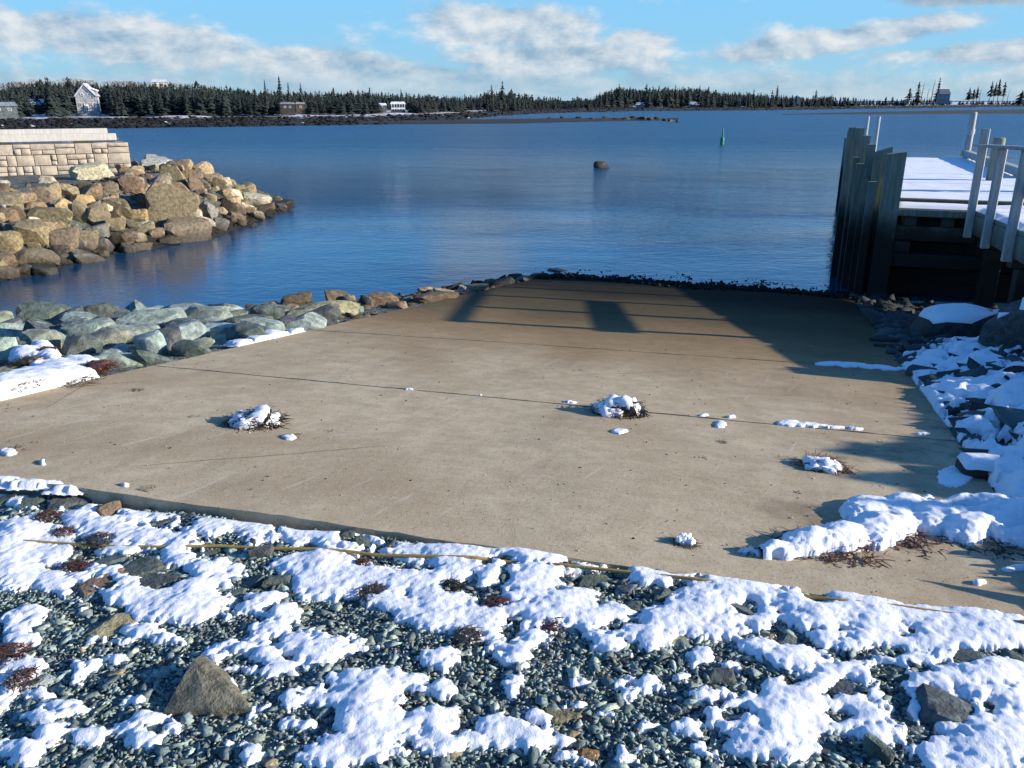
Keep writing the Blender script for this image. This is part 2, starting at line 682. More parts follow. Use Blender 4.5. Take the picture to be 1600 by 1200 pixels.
def mat_flat(name, c1, c2, scale=6, rough=0.8, bump=0.3, bd=0.02, objcol=False):
    m, k, b = material(name)
    geo = k.new('ShaderNodeNewGeometry')
    n = k.noise(geo.outputs['Position'], scale, 5, 0.6)
    col = k.mix(k.ss(n, 0.3, 0.7), c1, c2)
    if objcol:
        oi = k.new('ShaderNodeObjectInfo')
        col = k.mix(k.ss(n, 0.3, 0.7), k.mix(1.0, oi.outputs['Color'], (0.6, 0.6, 0.6), 'MULTIPLY'), k.mix(1.0, oi.outputs['Color'], (1.3, 1.3, 1.3), 'MULTIPLY'))
    k.put(b.inputs['Base Color'], col)
    b.inputs['Roughness'].default_value = rough
    k.put(b.inputs['Normal'], k.bump(n, bump, bd))
    return m


def mat_foliage():
    m, k, b = material("spruce_needles")
    geo = k.new('ShaderNodeNewGeometry')
    n = k.noise(geo.outputs['Position'], 0.5, 4, 0.6)
    n2 = k.noise(geo.outputs['Position'], 0.06, 3, 0.5)
    col = k.mix(k.ss(n, 0.3, 0.7), (0.010, 0.018, 0.017), (0.024, 0.035, 0.030))
    col = k.mix(k.m('MULTIPLY', k.ss(n2, 0.5, 0.7), 0.5), col, (0.055, 0.048, 0.032))
    k.put(b.inputs['Base Color'], col)
    b.inputs['Roughness'].default_value = 0.9
    return m


def mat_water():
    m, k, b = material("sea_water")
    geo = k.new('ShaderNodeNewGeometry')
    P = geo.outputs['Position']
    x, y, z = k.xyz(P)
    k.put(b.inputs['Base Color'], (0.006, 0.044, 0.098))
    b.inputs['IOR'].default_value = 1.333
    b.inputs['Specular IOR Level'].default_value = 0.5
    r = k.mapv(P, rot=(0, 0, 0.35), scale=(0.75, 1.35, 1))
    a = k.noise(r, 1.5, 4, 0.6, 0.4)
    c = k.noise(r, 5.2, 4, 0.6, 0.3)
    d = k.noise(k.mapv(P, rot=(0, 0, -0.5), scale=(0.8, 1.2, 1)), 0.42, 3, 0.5)
    patch = k.noise(k.mapv(P, rot=(0, 0, 0.2), scale=(0.5, 1.0, 1)), 0.09, 3, 0.5)
    # sheltered and smooth inside the cove, rippled farther out
    calm = k.ss(k.m('ADD', y, k.m('MULTIPLY', k.m('SUBTRACT', patch, 0.5), 24)), 17.0, 46.0)
    amp = k.m('ADD', 0.16, k.m('MULTIPLY', calm, 2.8))
    amp = k.m('MULTIPLY', amp, k.m('ADD', 0.65, k.m('MULTIPLY', patch, 0.7)))
    h = k.m('ADD', k.m('ADD', k.m('MULTIPLY', a, 0.060), k.m('MULTIPLY', c, 0.048)), k.m('MULTIPLY', d, 0.09))
    w1 = k.noise(k.mapv(P, rot=(0, 0, 0.25), scale=(0.22, 0.6, 1)), 1.0, 4, 0.6, 0.5)
    w2 = k.noise(k.mapv(P, rot=(0, 0, -0.2), scale=(0.07, 0.22, 1)), 1.0, 3, 0.6, 0.3)
    h = k.m('ADD', h, k.m('ADD', k.m('MULTIPLY', w1, 0.05), k.m('MULTIPLY', w2, 0.07)))
    h = k.m('MULTIPLY', h, amp)
    far = k.ss(y, 18.0, 75.0)
    k.put(b.inputs['Roughness'], k.m('ADD', 0.045, k.m('MULTIPLY', far, 0.27)))
    k.put(b.inputs['Normal'], k.bump(h, 1.0, 1.0))
    return m


def mat_shore():
    m, k, b = material("far_shore")
    geo = k.new('ShaderNodeNewGeometry')
    P = geo.outputs['Position']
    z = k.xyz(P)[2]
    n = k.noise(k.mapv(P, scale=(0.35, 0.35, 1)), 1.0, 5, 0.65)
    n2 = k.noise(P, 1.3, 4, 0.6)
    h = k.m('ADD', z, k.m('MULTIPLY', k.m('SUBTRACT', n, 0.5), 0.55))
    weed = k.mix(n2, (0.007, 0.008, 0.008), (0.022, 0.019, 0.014))
    brush = k.mix(n2, (0.02, 0.018, 0.015), (0.06, 0.05, 0.036))
    col = k.mix(k.ss(h, 0.30, 0.45), weed, brush)
    sn = k.m('MULTIPLY', k.ss(h, 0.42, 0.55), k.ss(k.m('ADD', n2, k.m('MULTIPLY', n, 0.5)), 0.66, 0.80))
    col = k.mix(sn, col, (0.75, 0.77, 0.80))
    k.put(b.inputs['Base Color'], col)
    b.inputs['Roughness'].default_value = 0.9
    return m


M_ROCK, M_GRAVEL, M_GROUND, M_SNOW, M_CONC = mat_rock(), mat_gravel(), mat_ground(), mat_snow(), mat_concrete()
M_WOOD = mat_wood("weathered_timber", (0.12, 0.145, 0.115), (0.215, 0.235, 0.19), 1.45)
M_WOOD_GREY = mat_wood("grey_rail_timber", (0.26, 0.27, 0.26), (0.40, 0.41, 0.39), 0.2)
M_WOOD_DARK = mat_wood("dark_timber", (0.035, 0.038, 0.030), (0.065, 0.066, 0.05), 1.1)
M_WOOD_PALE = mat_wood("pale_timber", (0.40, 0.38, 0.34), (0.54, 0.52, 0.47), -1)
M_FOL, M_WATER, M_SHORE = mat_foliage(), mat_water(), mat_shore()
M_BARK = mat_flat("bark", (0.06, 0.05, 0.04), (0.13, 0.11, 0.09), 8)
M_BARE = mat_flat("bare_twigs", (0.10, 0.08, 0.07), (0.17, 0.14, 0.12), 2)
M_BLOCK = mat_flat("block_face", (0.32, 0.27, 0.21), (0.43, 0.37, 0.29), 9, 0.9, 0.6, 0.02)
M_WEED = mat_flat("seaweed", (0, 0, 0), (0, 0, 0), 60, 0.55, 0.4, 0.004, objcol=True)
M_PAINT = mat_flat("house_paint", (0, 0, 0), (0, 0, 0), 3, 0.7, 0.1, 0.01, objcol=True)
M_GLASS = mat_flat("window_glass", (0.015, 0.018, 0.02), (0.03, 0.035, 0.04), 3, 0.15, 0.0)
M_ROPE = mat_flat("yellow_rope", (0.26, 0.17, 0.045), (0.38, 0.26, 0.08), 60, 0.6, 0.3, 0.003)
M_METAL = mat_flat("grey_metal", (0.35, 0.36, 0.36), (0.5, 0.5, 0.5), 30, 0.4, 0.1)
M_GREEN = mat_flat("buoy_paint", (0.015, 0.16, 0.10), (0.03, 0.22, 0.14), 10, 0.45, 0.1)


# ------------------------------------------------------------------ ground and water
def grid(xs, ys, zf):
    Xg, Yg = np.meshgrid(xs, ys, indexing='xy')
    Zg = zf(Xg, Yg)
    V = np.stack([Xg.ravel(), Yg.ravel(), Zg.ravel()], 1)
    nx, ny = len(xs), len(ys)
    i = (np.arange(ny - 1)[:, None] * nx + np.arange(nx - 1)[None]).ravel()
    Fc = np.stack([i, i + 1, i + 1 + nx, i + nx], 1)
    return V, Fc


V, Fc = grid(np.arange(-24, 24.01, 0.12), np.arange(-8, 36.01, 0.12), lambda x, y: gz(x, y) + fbm(x, y, 2.5, 3) * 0.03)
kind(link("ground", mesh_from("ground", V, Fc, M_GROUND, True)), 'structure')
V, Fc = grid(np.array([-4000, -200, -60, 60, 200, 4000.]), np.array([-200, 0, 30, 120, 600, 9000.]), lambda x, y: x * 0)
kind(link("sea_water", mesh_from("sea_water", V, Fc, M_WATER)), 'structure')
V, Fc = grid(np.array([-4000, -24, 24, 4000.]), np.array([-400, -8.0, 36, 9000.]), lambda x, y: x * 0 - 1.25)
kind(link("seabed", mesh_from("seabed", V, Fc, M_GROUND)), 'structure')

# ------------------------------------------------------------------ boat ramp: concrete slabs with open joints
ramp = empty("boat_ramp", P0, -math.atan2(RS[0], RS[1]))
kind(ramp, 'structure')
j1 = [ramp_st(225, 570), ramp_st(1500, 690)]
j2 = [ramp_st(560, 520), ramp_st(1410, 577)]


def jline(j):
    kk = (j[1][0] - j[0][0]) / (j[1][1] - j[0][1])
    return lambda t: j[0][0] + (t - j[0][1]) * kk


J1, J2 = jline(j1), jline(j2)


def slab(lo, hi, ext):
    nt, ns = 90, ext
    T = np.linspace(TL, TR, nt)
    U = np.linspace(0, 1, ns)
    Tg, Ug = np.meshgrid(T, U)
    S = lo(Tg) + (hi(Tg) - lo(Tg)) * Ug
    chip = (np.abs(fbm(Tg, S, 9, 3)) * 0.03)
    edge0 = (Ug == 0)
    edge1 = (Ug == 1)
    S = S + np.where(edge0, chip, 0) - np.where(edge1, chip * 0.5, 0)
    Zg = GRADE * S + fbm(Tg, S, 1.2, 3) * 0.006 + fbm(Tg, S, 14, 2) * 0.002
    V = np.stack([Tg.ravel(), S.ravel(), Zg.ravel()], 1)
    i = (np.arange(ns - 1)[:, None] * nt + np.arange(nt - 1)[None]).ravel()
    Fc = np.stack([i, i + 1, i + 1 + nt, i + nt], 1)
    ring = list(range(nt)) + [r * nt + nt - 1 for r in range(1, ns)] + [(ns - 1) * nt + c for c in range(nt - 2, -1, -1)] + [r * nt for r in range(ns - 2, 0, -1)]
    low = V[ring] - np.array([0, 0, 0.16])
    b = len(V)
    V = np.vstack([V, low])
    n = len(ring)
    side = np.array([[ring[(q + 1) % n], ring[q], b + q, b + (q + 1) % n] for q in range(n)])
    return V, np.vstack([Fc, side])


for lo, hi, ns in ((edge_s, lambda t: J1(t) - 0.007, 40), (lambda t: J1(t) + 0.007, lambda t: J2(t) - 0.006, 40),
                   (lambda t: J2(t) + 0.006, lambda t: 16.5 + t * 0, 160)):
    V, Fc = slab(lo, hi, ns)
    link("concrete_slab", mesh_from("concrete_slab", V, Fc, M_CONC, True, 40), ramp)


# ------------------------------------------------------------------ rocks
def _ico(sub):
    bm = bmesh.new()
    bmesh.ops.create_icosphere(bm, subdivisions=sub, radius=1)
    bm.verts.index_update()
    V = np.array([v.co[:] for v in bm.verts])
    Fc = np.array([[v.index for v in f.verts] for f in bm.faces])
    bm.free()
    return V, Fc


ICO = {s: _ico(s) for s in (1, 2, 3, 4)}


def n3(P, sc, seed):
    return (vnoise(P[:, 0] * sc + seed, P[:, 1] * sc + seed * 1.7) + vnoise(P[:, 1] * sc + 31 + seed, P[:, 2] * sc + seed * 0.6) +
            vnoise(P[:, 2] * sc + 57 + seed, P[:, 0] * sc - seed)) / 1.5


def rock_shape(seed, sub=3, planes=11, cut=(0.45, 0.85), rough=0.10, p=26.0):
    """a broken stone: a jittered block cut by random planes, its edges rounded as p falls"""
    r = np.random.default_rng(seed)
    V, Fc = ICO[sub]
    dirs = V / np.linalg.norm(V, axis=1)[:, None]
    nb = np.array([[1, 0, 0], [-1, 0, 0], [0, 1, 0], [0, -1, 0], [0, 0, 1], [0, 0, -1.]])
    nb = nb + r.normal(0, 0.24, nb.shape)
    nc = r.normal(size=(max(planes - 6, 2), 3))
    N = np.vstack([nb, nc])
    N /= np.linalg.norm(N, axis=1)[:, None]
    D = np.concatenate([r.uniform(0.62, 0.95, 6), r.uniform(0.72 + 0.4 * cut[0] - 0.12, 0.95 + 0.3 * cut[1], len(nc))])
    q = np.maximum(dirs @ N.T, 1e-3) / D[None]
    rad = (q ** p).sum(1) ** (-1.0 / p)
    V = dirs * rad[:, None]
    V = V + dirs * (rough * n3(dirs, 2.2, seed % 97) + rough * 0.5 * n3(dirs, 6.5, seed % 89))[:, None]
    lo, hi = V.min(0), V.max(0)
    V = (V - (lo + hi) / 2) / (hi - lo) * 2
    return V, Fc


COLORS = {
    'pale cream': (0.46, 0.41, 0.30), 'pale grey': (0.36, 0.36, 0.31), 'tan': (0.29, 0.225, 0.145), 'golden tan': (0.37, 0.265, 0.125),
    'brown': (0.19, 0.135, 0.085), 'olive': (0.20, 0.165, 0.10), 'grey-brown': (0.19, 0.155, 0.105), 'dark brown': (0.105, 0.08, 0.05),
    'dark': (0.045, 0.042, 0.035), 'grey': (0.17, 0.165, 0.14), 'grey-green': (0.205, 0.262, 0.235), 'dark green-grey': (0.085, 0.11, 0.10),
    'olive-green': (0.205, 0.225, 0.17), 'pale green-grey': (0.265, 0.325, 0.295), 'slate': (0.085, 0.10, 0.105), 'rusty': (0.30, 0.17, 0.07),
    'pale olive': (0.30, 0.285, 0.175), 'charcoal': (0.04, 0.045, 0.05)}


def place_rock(name, px, py, w, h, cname, off=None, planes=10, cut=(0.36, 0.78), rough=0.07, sub=3, surf=on_ground, sink=0.22, depthk=0.85, tilt=0.0, tall=0.5, crisp=26.0):
    """a rock whose outline is about w x h pixels round (px, py), lying on the ground there"""
    seed = int(px * 131 + py * 7 + w)
    p = surf(px, py + h * 0.12)
    dist = np.linalg.norm(p - CAM)
    W = w / F * dist
    ang = math.asin(min(0.95, (EYE - p[2]) / dist))
    Dp = W * depthk
    Hh = max((h / F * dist - Dp * math.sin(ang)) / math.cos(ang), tall * h / F * dist, 0.22 * W)
    V, Fc = rock_shape(seed, sub, planes, cut, rough, crisp)
    V = V * np.array([W / 2 * 1.1, Dp / 2, Hh / 2 * (1 + sink)])
    me = mesh_from(name, V, Fc, M_ROCK, True, 19)
    r = random.Random(seed)
    a = -math.atan2(p[0], p[1])
    c = np.array(COLORS[cname]) * r.uniform(0.85, 1.15) * np.array([r.uniform(0.94, 1.06), 1, r.uniform(0.92, 1.08)])
    o = link(name, me, None, p + np.array([0, 0, Hh * (0.5 - sink * 0.8) - Hh * 0.15]), (r.uniform(-0.22, 0.22), tilt + r.uniform(-0.25, 0.25), a + r.uniform(-0.4, 0.4)), np.clip(c, 0.01, 0.9))
    return o, p


def snow_cap(rock, thick=0.05, nz=0.42, seed=1):
    """snow lying on the upward faces of a rock: one closed shell, a child of the rock"""
    me = rock.data
    bpy.context.view_layer.update()
    R = np.array(rock.matrix_world.to_3x3())
    V = np.array([v.co[:] for v in me.vertices])
    bm = bmesh.new()
    bm.from_mesh(me)
    bm.normal_update()
    bm.faces.ensure_lookup_table()
    keep = []
    for f in bm.faces:
        n = R @ np.array(f.normal)
        c = np.array(f.calc_center_median())
        if n[2] > nz + 0.22 * vnoise(np.array([c[0] * 6 + seed]), np.array([c[1] * 6]))[0]:
            keep.append([v.index for v in f.verts])
    bm.free()
    if not keep:
        return None
    up = np.linalg.inv(R) @ np.array([0, 0, 1.0])
    used = sorted({i for f in keep for i in f})
    mp = {i: j for j, i in enumerate(used)}
    cnt = {}
    for f in keep:
        for a, b in zip(f, f[1:] + f[:1]):
            cnt[(a, b)] = 1
    bnd = set()
    for (a, b) in cnt:
        if (b, a) not in cnt:
            bnd.add(a)
            bnd.add(b)
    # inner vertices rise with their ring distance from the rim
    ring = {i: (0 if i in bnd else 99) for i in used}
    for step in (1, 2, 3):
        for f in keep:
            mn = min(ring[i] for i in f)
            for i in f:
                ring[i] = min(ring[i], mn + 1)
    lift = {0: 0.25, 1: 0.8, 2: 1.0}
    P = []
    for i in used:
        P.append(V[i] + up * thick * lift.get(ring[i], 1.08) * (1 + 0.5 * vnoise(np.array([V[i][0] * 9]), np.array([V[i][1] * 9 + seed]))[0]))
    Fc = [[mp[i] for i in f] for f in keep]
    nb = len(P)
    bl = {}
    for i in sorted(bnd):
        bl[i] = nb + len(bl)
        P.append(V[i] - up * 0.01)
    for (a, b) in cnt:
        if (b, a) not in cnt:
            Fc.append([mp[b], mp[a], bl[a], bl[b]])
    return link("snow_cap", mesh_from("snow_cap", P, Fc, M_SNOW, True, 70), rock)


# --- the breakwater (pixels of an enlarged crop: 10/3 of the photograph, from y = 200)
BWR = [
    (707, 187, 70, 60, 'pale grey'), (822, 203, 180, 92, 'pale grey'), (955, 205, 100, 62, 'tan'), (1060, 230, 112, 82, 'tan'), (905, 250, 112, 92, 'olive'),
    (489, 250, 186, 112, 'pale cream'), (680, 240, 160, 72, 'brown'), (985, 257, 66, 62, 'brown'), (1110, 272, 92, 56, 'tan'), (685, 312, 132, 104, 'brown'),
    (835, 297, 104, 84, 'grey-brown'), (770, 325, 64, 54, 'olive'), (940, 325, 96, 72, 'brown'), (1030, 318, 92, 102, 'brown'), (1140, 315, 74, 94, 'dark brown'),  # the last, dark one is put in for a patch of shadow
    (1245, 280, 92, 54, 'tan'), (1290, 325, 84, 64, 'tan'), (1215, 352, 86, 66, 'pale cream'), (1340, 380, 150, 74, 'pale cream'), (1470, 402, 132, 54, 'dark'),
    (255, 280, 84, 52, 'pale cream'), (20, 318, 62, 72, 'pale grey'), (65, 340, 62, 52, 'olive'), (260, 340, 112, 84, 'tan'), (355, 338, 97, 82, 'olive'),
    (465, 340, 132, 72, 'brown'), (580, 332, 84, 84, 'grey-brown'), (125, 370, 122, 74, 'brown'), (220, 362, 104, 94, 'grey-brown'), (45, 402, 124, 104, 'olive'),
    (180, 412, 94, 44, 'brown'), (432, 386, 112, 64, 'golden tan'), (240, 470, 232, 112, 'olive'), (345, 440, 94, 104, 'golden tan'), (420, 470, 76, 122, 'olive'),
    (510, 470, 112, 112, 'grey-brown'), (628, 427, 142, 104, 'olive'), (528, 400, 102, 62, 'grey'), (880, 425, 250, 205, 'grey-brown'), (725, 467, 88, 84, 'golden tan'),
    (992, 425, 84, 74, 'tan'), (1095, 367, 64, 54, 'tan'), (1080, 440, 112, 104, 'grey'), (1190, 430, 104, 122, 'dark'), (1168, 385, 64, 50, 'dark brown'),
    (40, 472, 104, 84, 'brown'), (170, 567, 194, 134, 'olive'), (38, 620, 134, 134, 'olive'), (325, 592, 154, 114, 'grey-brown'), (450, 597, 134, 114, 'grey-brown'),
    (515, 560, 112, 94, 'grey'), (600, 512, 114, 84, 'olive'), (692, 577, 124, 74, 'grey-brown'), (755, 522, 84, 64, 'grey'), (625, 600, 94, 102, 'dark brown'),
    (975, 545, 234, 134, 'grey-brown'), (815, 557, 74, 62, 'tan'), (750, 622, 92, 54, 'olive'), (670, 637, 84, 54, 'grey'), (550, 622, 94, 84, 'grey'),
    (180, 682, 224, 94, 'grey-brown'), (335, 642, 124, 64, 'grey-brown'), (340, 685, 84, 54, 'grey'), (455, 677, 152, 64, 'grey'), (30, 700, 94, 84, 'brown'),
    (45, 757, 114, 74, 'grey-brown'), (125, 747, 84, 64, 'grey'), (220, 747, 152, 64, 'dark'), (1145, 510, 94, 74, 'grey'), (1240, 480, 94, 74, 'brown'),
    (1250, 430, 72, 64, 'tan'), (1300, 442, 74, 54, 'tan'), (1372, 422, 132, 54, 'dark brown'), (1300, 520, 84, 30, 'dark'), (1422, 470, 92, 22, 'dark'),
    (385, 530, 74, 44, 'grey'), (1270, 400, 60, 48, 'olive'), (600, 460, 70, 60, 'dark brown'), (760, 400, 90, 80, 'dark brown'), (300, 520, 90, 60, 'brown'),
    (90, 520, 90, 60, 'brown'), (880, 590, 110, 60, 'dark brown'), (700, 520, 70, 50, 'grey-brown')]
_r = random.Random(13)
_n = 0
while _n < 95:
    _x, _y = _r.uniform(-13, -6.6), _r.uniform(14.5, 27.5)
    _sd = float(sdf_poly(np.array([_x]), np.array([_y]), BW)[0])
    if not 0.0 < _sd < 3.0:
        continue
    _q = to_px(np.array([_x, _y, float(gz(np.array([_x]), np.array([_y]))[0])]))
    if not -20 < _q[0] < 460:
        continue
    _w = _r.uniform(0.26, 0.5) * F / math.hypot(_x, _y) * 3.333
    BWR.append((float(_q[0]) * 3.333, (float(_q[1]) - 200) * 3.333, _w, _w * _r.uniform(0.6, 0.85), _r.choice(('tan', 'brown', 'olive', 'grey-brown', 'dark brown', 'grey', 'pale cream', 'tan'))))
    _n += 1
recs = []
for zx, zy, w, h, cn in BWR:
    px, py, w, h = zx / 3.333, 200 + zy / 3.333, w / 3.333, h / 3.333
    o, p = place_rock("boulder", px, py, w * 0.87, h * 0.95, cn, planes=random.choice((10, 13, 16)), cut=(0.2, 0.7), rough=0.06, sink=0.25, tall=0.8, crisp=random.choice((12.0, 18.0, 28.0)))
    zz = p[2]
    where = ("along the crest of the breakwater" if zz > 0.98 else "high on the slope of the breakwater" if zz > 0.6 else
             "low on the slope of the breakwater" if zz > 0.22 else "at the waterline of the breakwater")
    size = 'large ' if w > 42 else 'small ' if w < 24 else ''
    thing(o, '', 'boulder', 'boulders of the stone breakwater')
    recs.append((o, px, size + cn, 'boulder', where))
label_rows(recs)

# chinking stones packed between the boulders
mb_v, mb_f, mb_c = [], [], []


def chip(seed, n=8):
    """an angular chip: the hull of a few jittered points"""
    r = np.random.default_rng(seed)
    bm = bmesh.new()
    P = r.normal(size=(n, 3))
    P = P / (np.abs(P).max(1)[:, None] ** 0.6 * np.linalg.norm(P, axis=1)[:, None] ** 0.4) * r.uniform(0.8, 1.0, n)[:, None]
    vs = [bm.verts.new(p) for p in P]
    res = bmesh.ops.convex_hull(bm, input=vs)
    bmesh.ops.delete(bm, geom=list({e for e in res['geom_unused'] + res['geom_interior'] if isinstance(e, bmesh.types.BMVert)}), context='VERTS')
    bmesh.ops.triangulate(bm, faces=bm.faces[:])
    bm.verts.index_update()
    V = np.array([v.co[:] for v in bm.verts])
    Fc = np.array([[v.index for v in f.verts] for f in bm.faces])
    bm.free()
    lo, hi = V.min(0), V.max(0)
    return (V - (lo + hi) / 2) / (hi - lo) * 2, Fc


def add_stones(pts, sizes, cols, flat=0.7, seed=0, tilt=0.6):
    """vectorised scatter: small angular stones as one mesh"""
    r = np.random.default_rng(seed)
    pts, sizes, cols = np.asarray(pts), np.asarray(sizes), np.asarray(cols)
    n = len(pts)
    which = r.integers(0, 14, n)
    sc = np.stack([sizes * r.uniform(0.85, 1.35, n), sizes * r.uniform(0.45, 0.95, n), sizes * flat * r.uniform(0.4, 1.0, n)], 1) / 2
    yaw, pit, rol = r.uniform(0, 6.283, n), r.normal(0, tilt, n) * 0.6, r.normal(0, tilt, n) * 0.6
    outV, outF, outC, off = [], [], [], 0

    def rot(V, ang, i, j):
        c, s = np.cos(ang)[:, None], np.sin(ang)[:, None]
        a, b = V[..., i].copy(), V[..., j].copy()
        V[..., i] = a * c - b * s
        V[..., j] = a * s + b * c
    for q in range(14):
        k_ = np.nonzero(which == q)[0]
        if not len(k_):
            continue
        v, f = chip(900 + q + seed * 13, 7 + q % 4)
        VV = v[None] * sc[k_][:, None, :]
        rot(VV, pit[k_], 0, 2)
        rot(VV, rol[k_], 1, 2)
        rot(VV, yaw[k_], 0, 1)
        VV = VV + pts[k_][:, None, :]
        outV.append(VV.reshape(-1, 3))
        outF.append((f[None] + (np.arange(len(k_)) * len(v))[:, None, None]).reshape(-1, 3) + off)
        outC.append(np.repeat(cols[k_], len(v), axis=0))
        off += len(k_) * len(v)
    return np.vstack(outV), np.vstack(outF), np.vstack(outC)


def stones_object(name, pts, sizes, cols, label, **kw):
    V, Fc, C = add_stones(pts, sizes, cols, **kw)
    me = mesh_from(name, V, Fc, M_GRAVEL)
    at = me.attributes.new("tint", 'FLOAT_COLOR', 'POINT')
    C4 = np.ones((len(C), 4), np.float32)
    C4[:, :3] = C
    at.data.foreach_set('color', C4.ravel())
    o = link(name, me)
    return kind(o, 'stuff', label)


def scatter(n, pxpoly_bounds, test, seed):
    r = np.random.default_rng(seed)
    x0, x1, y0, y1 = pxpoly_bounds
    x = r.uniform(x0, x1, n)
    y = r.uniform(y0, y1, n)
    kx = test(x, y)
    return x[kx], y[kx], r


def bw_test(x, y):
    sd = sdf_poly(x, y, BW)
    return (sd > 0.05) & (sd < 3.4)


x, y, r = scatter(9000, (-13, -6, 14, 29), bw_test, 3)
n = len(x)
pal = np.array([(0.17, 0.14, 0.09), (0.11, 0.09, 0.06), (0.23, 0.18, 0.11), (0.12, 0.12, 0.10)])
cols = pal[r.integers(0, 4, n)] * r.uniform(0.7, 1.2, n)[:, None]
zz = gz(x, y)
cols = np.where((zz < 0.28)[:, None], cols * 0.22, cols)
stones_object("rubble", np.stack([x, y, zz - 0.06], 1), r.uniform(0.08, 0.24, n), cols * 0.55, "small broken stones packed between the breakwater boulders", seed=3, flat=0.9)  # colours darkened so the gaps between the boulders look shaded

# --- left bank of the ramp: grey-green quarry blocks
LB = [
    (120, 459, 30, 26, 'pale green-grey', 'u'), (43, 475, 40, 32, 'grey-green', 'u'), (140, 486, 148, 44, 'grey-green', 's'), (72, 503, 62, 40, 'dark green-grey', 'u'),
    (13, 491, 30, 28, 'dark green-grey', 'u'), (128, 508, 44, 28, 'grey-green', 'u'), (252, 481, 58, 36, 'pale green-grey', 'u'), (236, 510, 90, 42, 'grey-green', 'u'),
    (314, 504, 82, 38, 'grey-green', 'u'), (174, 534, 54, 34, 'olive-green', 'u'), (128, 545, 50, 36, 'dark green-grey', 'u'), (238, 549, 40, 42, 'pale green-grey', 'u'),
    (192, 567, 86, 24, 'pale green-grey', 's'), (76, 541, 62, 36, 'olive-green', 'u'), (20, 523, 52, 28, 'grey-green', 'u'), (84, 526, 82, 18, 'grey-green', 's'),
    (6, 557, 34, 42, 'pale green-grey', 'u'), (26, 584, 56, 22, 'olive-green', 's'), (6, 618, 22, 16, 'grey-green', 'u'), (180, 554, 42, 16, 'pale green-grey', 's'),
    (280, 529, 78, 32, 'grey-green', 'u'), (364, 531, 64, 22, 'grey-green', 's'), (370, 516, 46, 22, 'slate', 's'), (308, 544, 48, 20, 'olive-green', 's'),
    (404, 495, 90, 26, 'olive-green', 's'), (458, 507, 58, 17, 'slate', 's'), (309, 484, 42, 17, 'dark brown', 'u'), (340, 488, 24, 22, 'charcoal', 'u'),
    (362, 487, 36, 17, 'tan', 'u'), (456, 490, 26, 24, 'tan', 'u'), (462, 475, 50, 26, 'dark brown', 'u'), (426, 479, 26, 13, 'brown', 'u'), (400, 483, 28, 11, 'dark brown', 'u'),
    (516, 489, 92, 30, 'pale olive', 's'), (526, 469, 42, 24, 'dark brown', 'u'), (498, 469, 28, 15, 'dark', 'u'), (490, 509, 20, 11, 'tan', 's'), (546, 471, 18, 17, 'grey', 'u'),
    (592, 473, 56, 28, 'brown', 'u'), (570, 477, 18, 24, 'charcoal', 'u'), (560, 486, 14, 13, 'grey-green', 'u'), (618, 480, 34, 13, 'brown', 's'),
    (650, 456, 26, 17, 'dark', 'u'), (667, 456, 28, 13, 'tan', 's'), (681, 468, 68, 19, 'dark brown', 's'), (696, 460, 36, 13, 'tan', 's'), (632, 460, 14, 13, 'dark', 'u'),
    (634, 470, 16, 9, 'grey', 'u'), (744, 452, 36, 13, 'grey-brown', 's'), (722, 452, 14, 11, 'pale grey', 'u'), (710, 451, 30, 13, 'dark', 'u'), (762, 446, 28, 12, 'dark', 'u'),
    (787, 443, 32, 14, 'dark', 'u'), (819, 438, 26, 12, 'grey', 'u'), (805, 434, 22, 11, 'dark', 'u'), (845, 433, 30, 12, 'dark', 'u'), (872, 428, 34, 13, 'dark', 'u'), (905, 424, 40, 14, 'dark', 'u'), (945, 425, 36, 12, 'dark', 'u'),
    (215, 490, 40, 30, 'grey-green', 'u'), (180, 512, 40, 22, 'slate', 'u'), (285, 500, 36, 28, 'grey-green', 'u'), (345, 512, 40, 20, 'grey-green', 'u'), (430, 516, 40, 16, 'slate', 'u'),
    (48, 520, 40, 24, 'grey-green', 'u'), (110, 525, 40, 24, 'slate', 'u'), (30, 550, 40, 24, 'dark green-grey', 'u'), (215, 533, 34, 22, 'slate', 'u')]
_r = random.Random(31)
for _i in range(9):
    for _j in range(7):
        _x, _y = xy_of(0.7 + 0.56 * _i + _r.uniform(-.2, .2), TL - 0.25 - 0.5 * _j - _r.uniform(0, .25))
        _p = to_px(np.array([_x, _y, float(gz(np.array([_x]), np.array([_y]))[0])]))
        if -15 < _p[0] < 520 and not (_p[1] > 540 and _p[0] < 165):
            _w = _r.uniform(0.30, 0.5) * F / math.hypot(_x, _y)
            LB.append((float(_p[0]), float(_p[1]) - 2, _w, _w * _r.uniform(0.4, 0.6), _r.choice(('grey-green', 'slate', 'dark green-grey', 'pale green-grey', 'olive-green')), 'u'))
recs = []
for i, (px, py, w, h, cn, sh) in enumerate(LB):
    if sh == 's':
        o, p = place_rock("boulder", px, py, w, h, cn, planes=15, cut=(0.05, 0.5), rough=0.03, crisp=45.0, sub=3, depthk=0.6, sink=0.2, tall=0.92)
    else:
        o, p = place_rock("boulder", px, py, w, h * 1.1, cn, planes=17, cut=(0.0, 0.5), rough=0.035, crisp=45.0, sub=3, depthk=0.75, sink=0.25, tall=0.9)
    where = ("beside the ramp's upper left edge" if px < 150 else "by the ramp's left edge" if px < 330 else
             "on the left bank, halfway down" if px < 560 else "along the ramp's lower left edge")
    thing(o, '', 'boulder', 'blocks banked along the left side of the ramp')
    recs.append((o, px, ('large ' if w > 70 else 'small ' if w < 26 else '') + cn, 'slab' if sh == 's' else 'boulder', where))
label_rows(recs)


def lb_test(x, y):
    s, t = st_of(x, y)
    return (t < TL - 0.05) & (t > TL - 4.5) & (s > 0.2) & (s < 15.5)


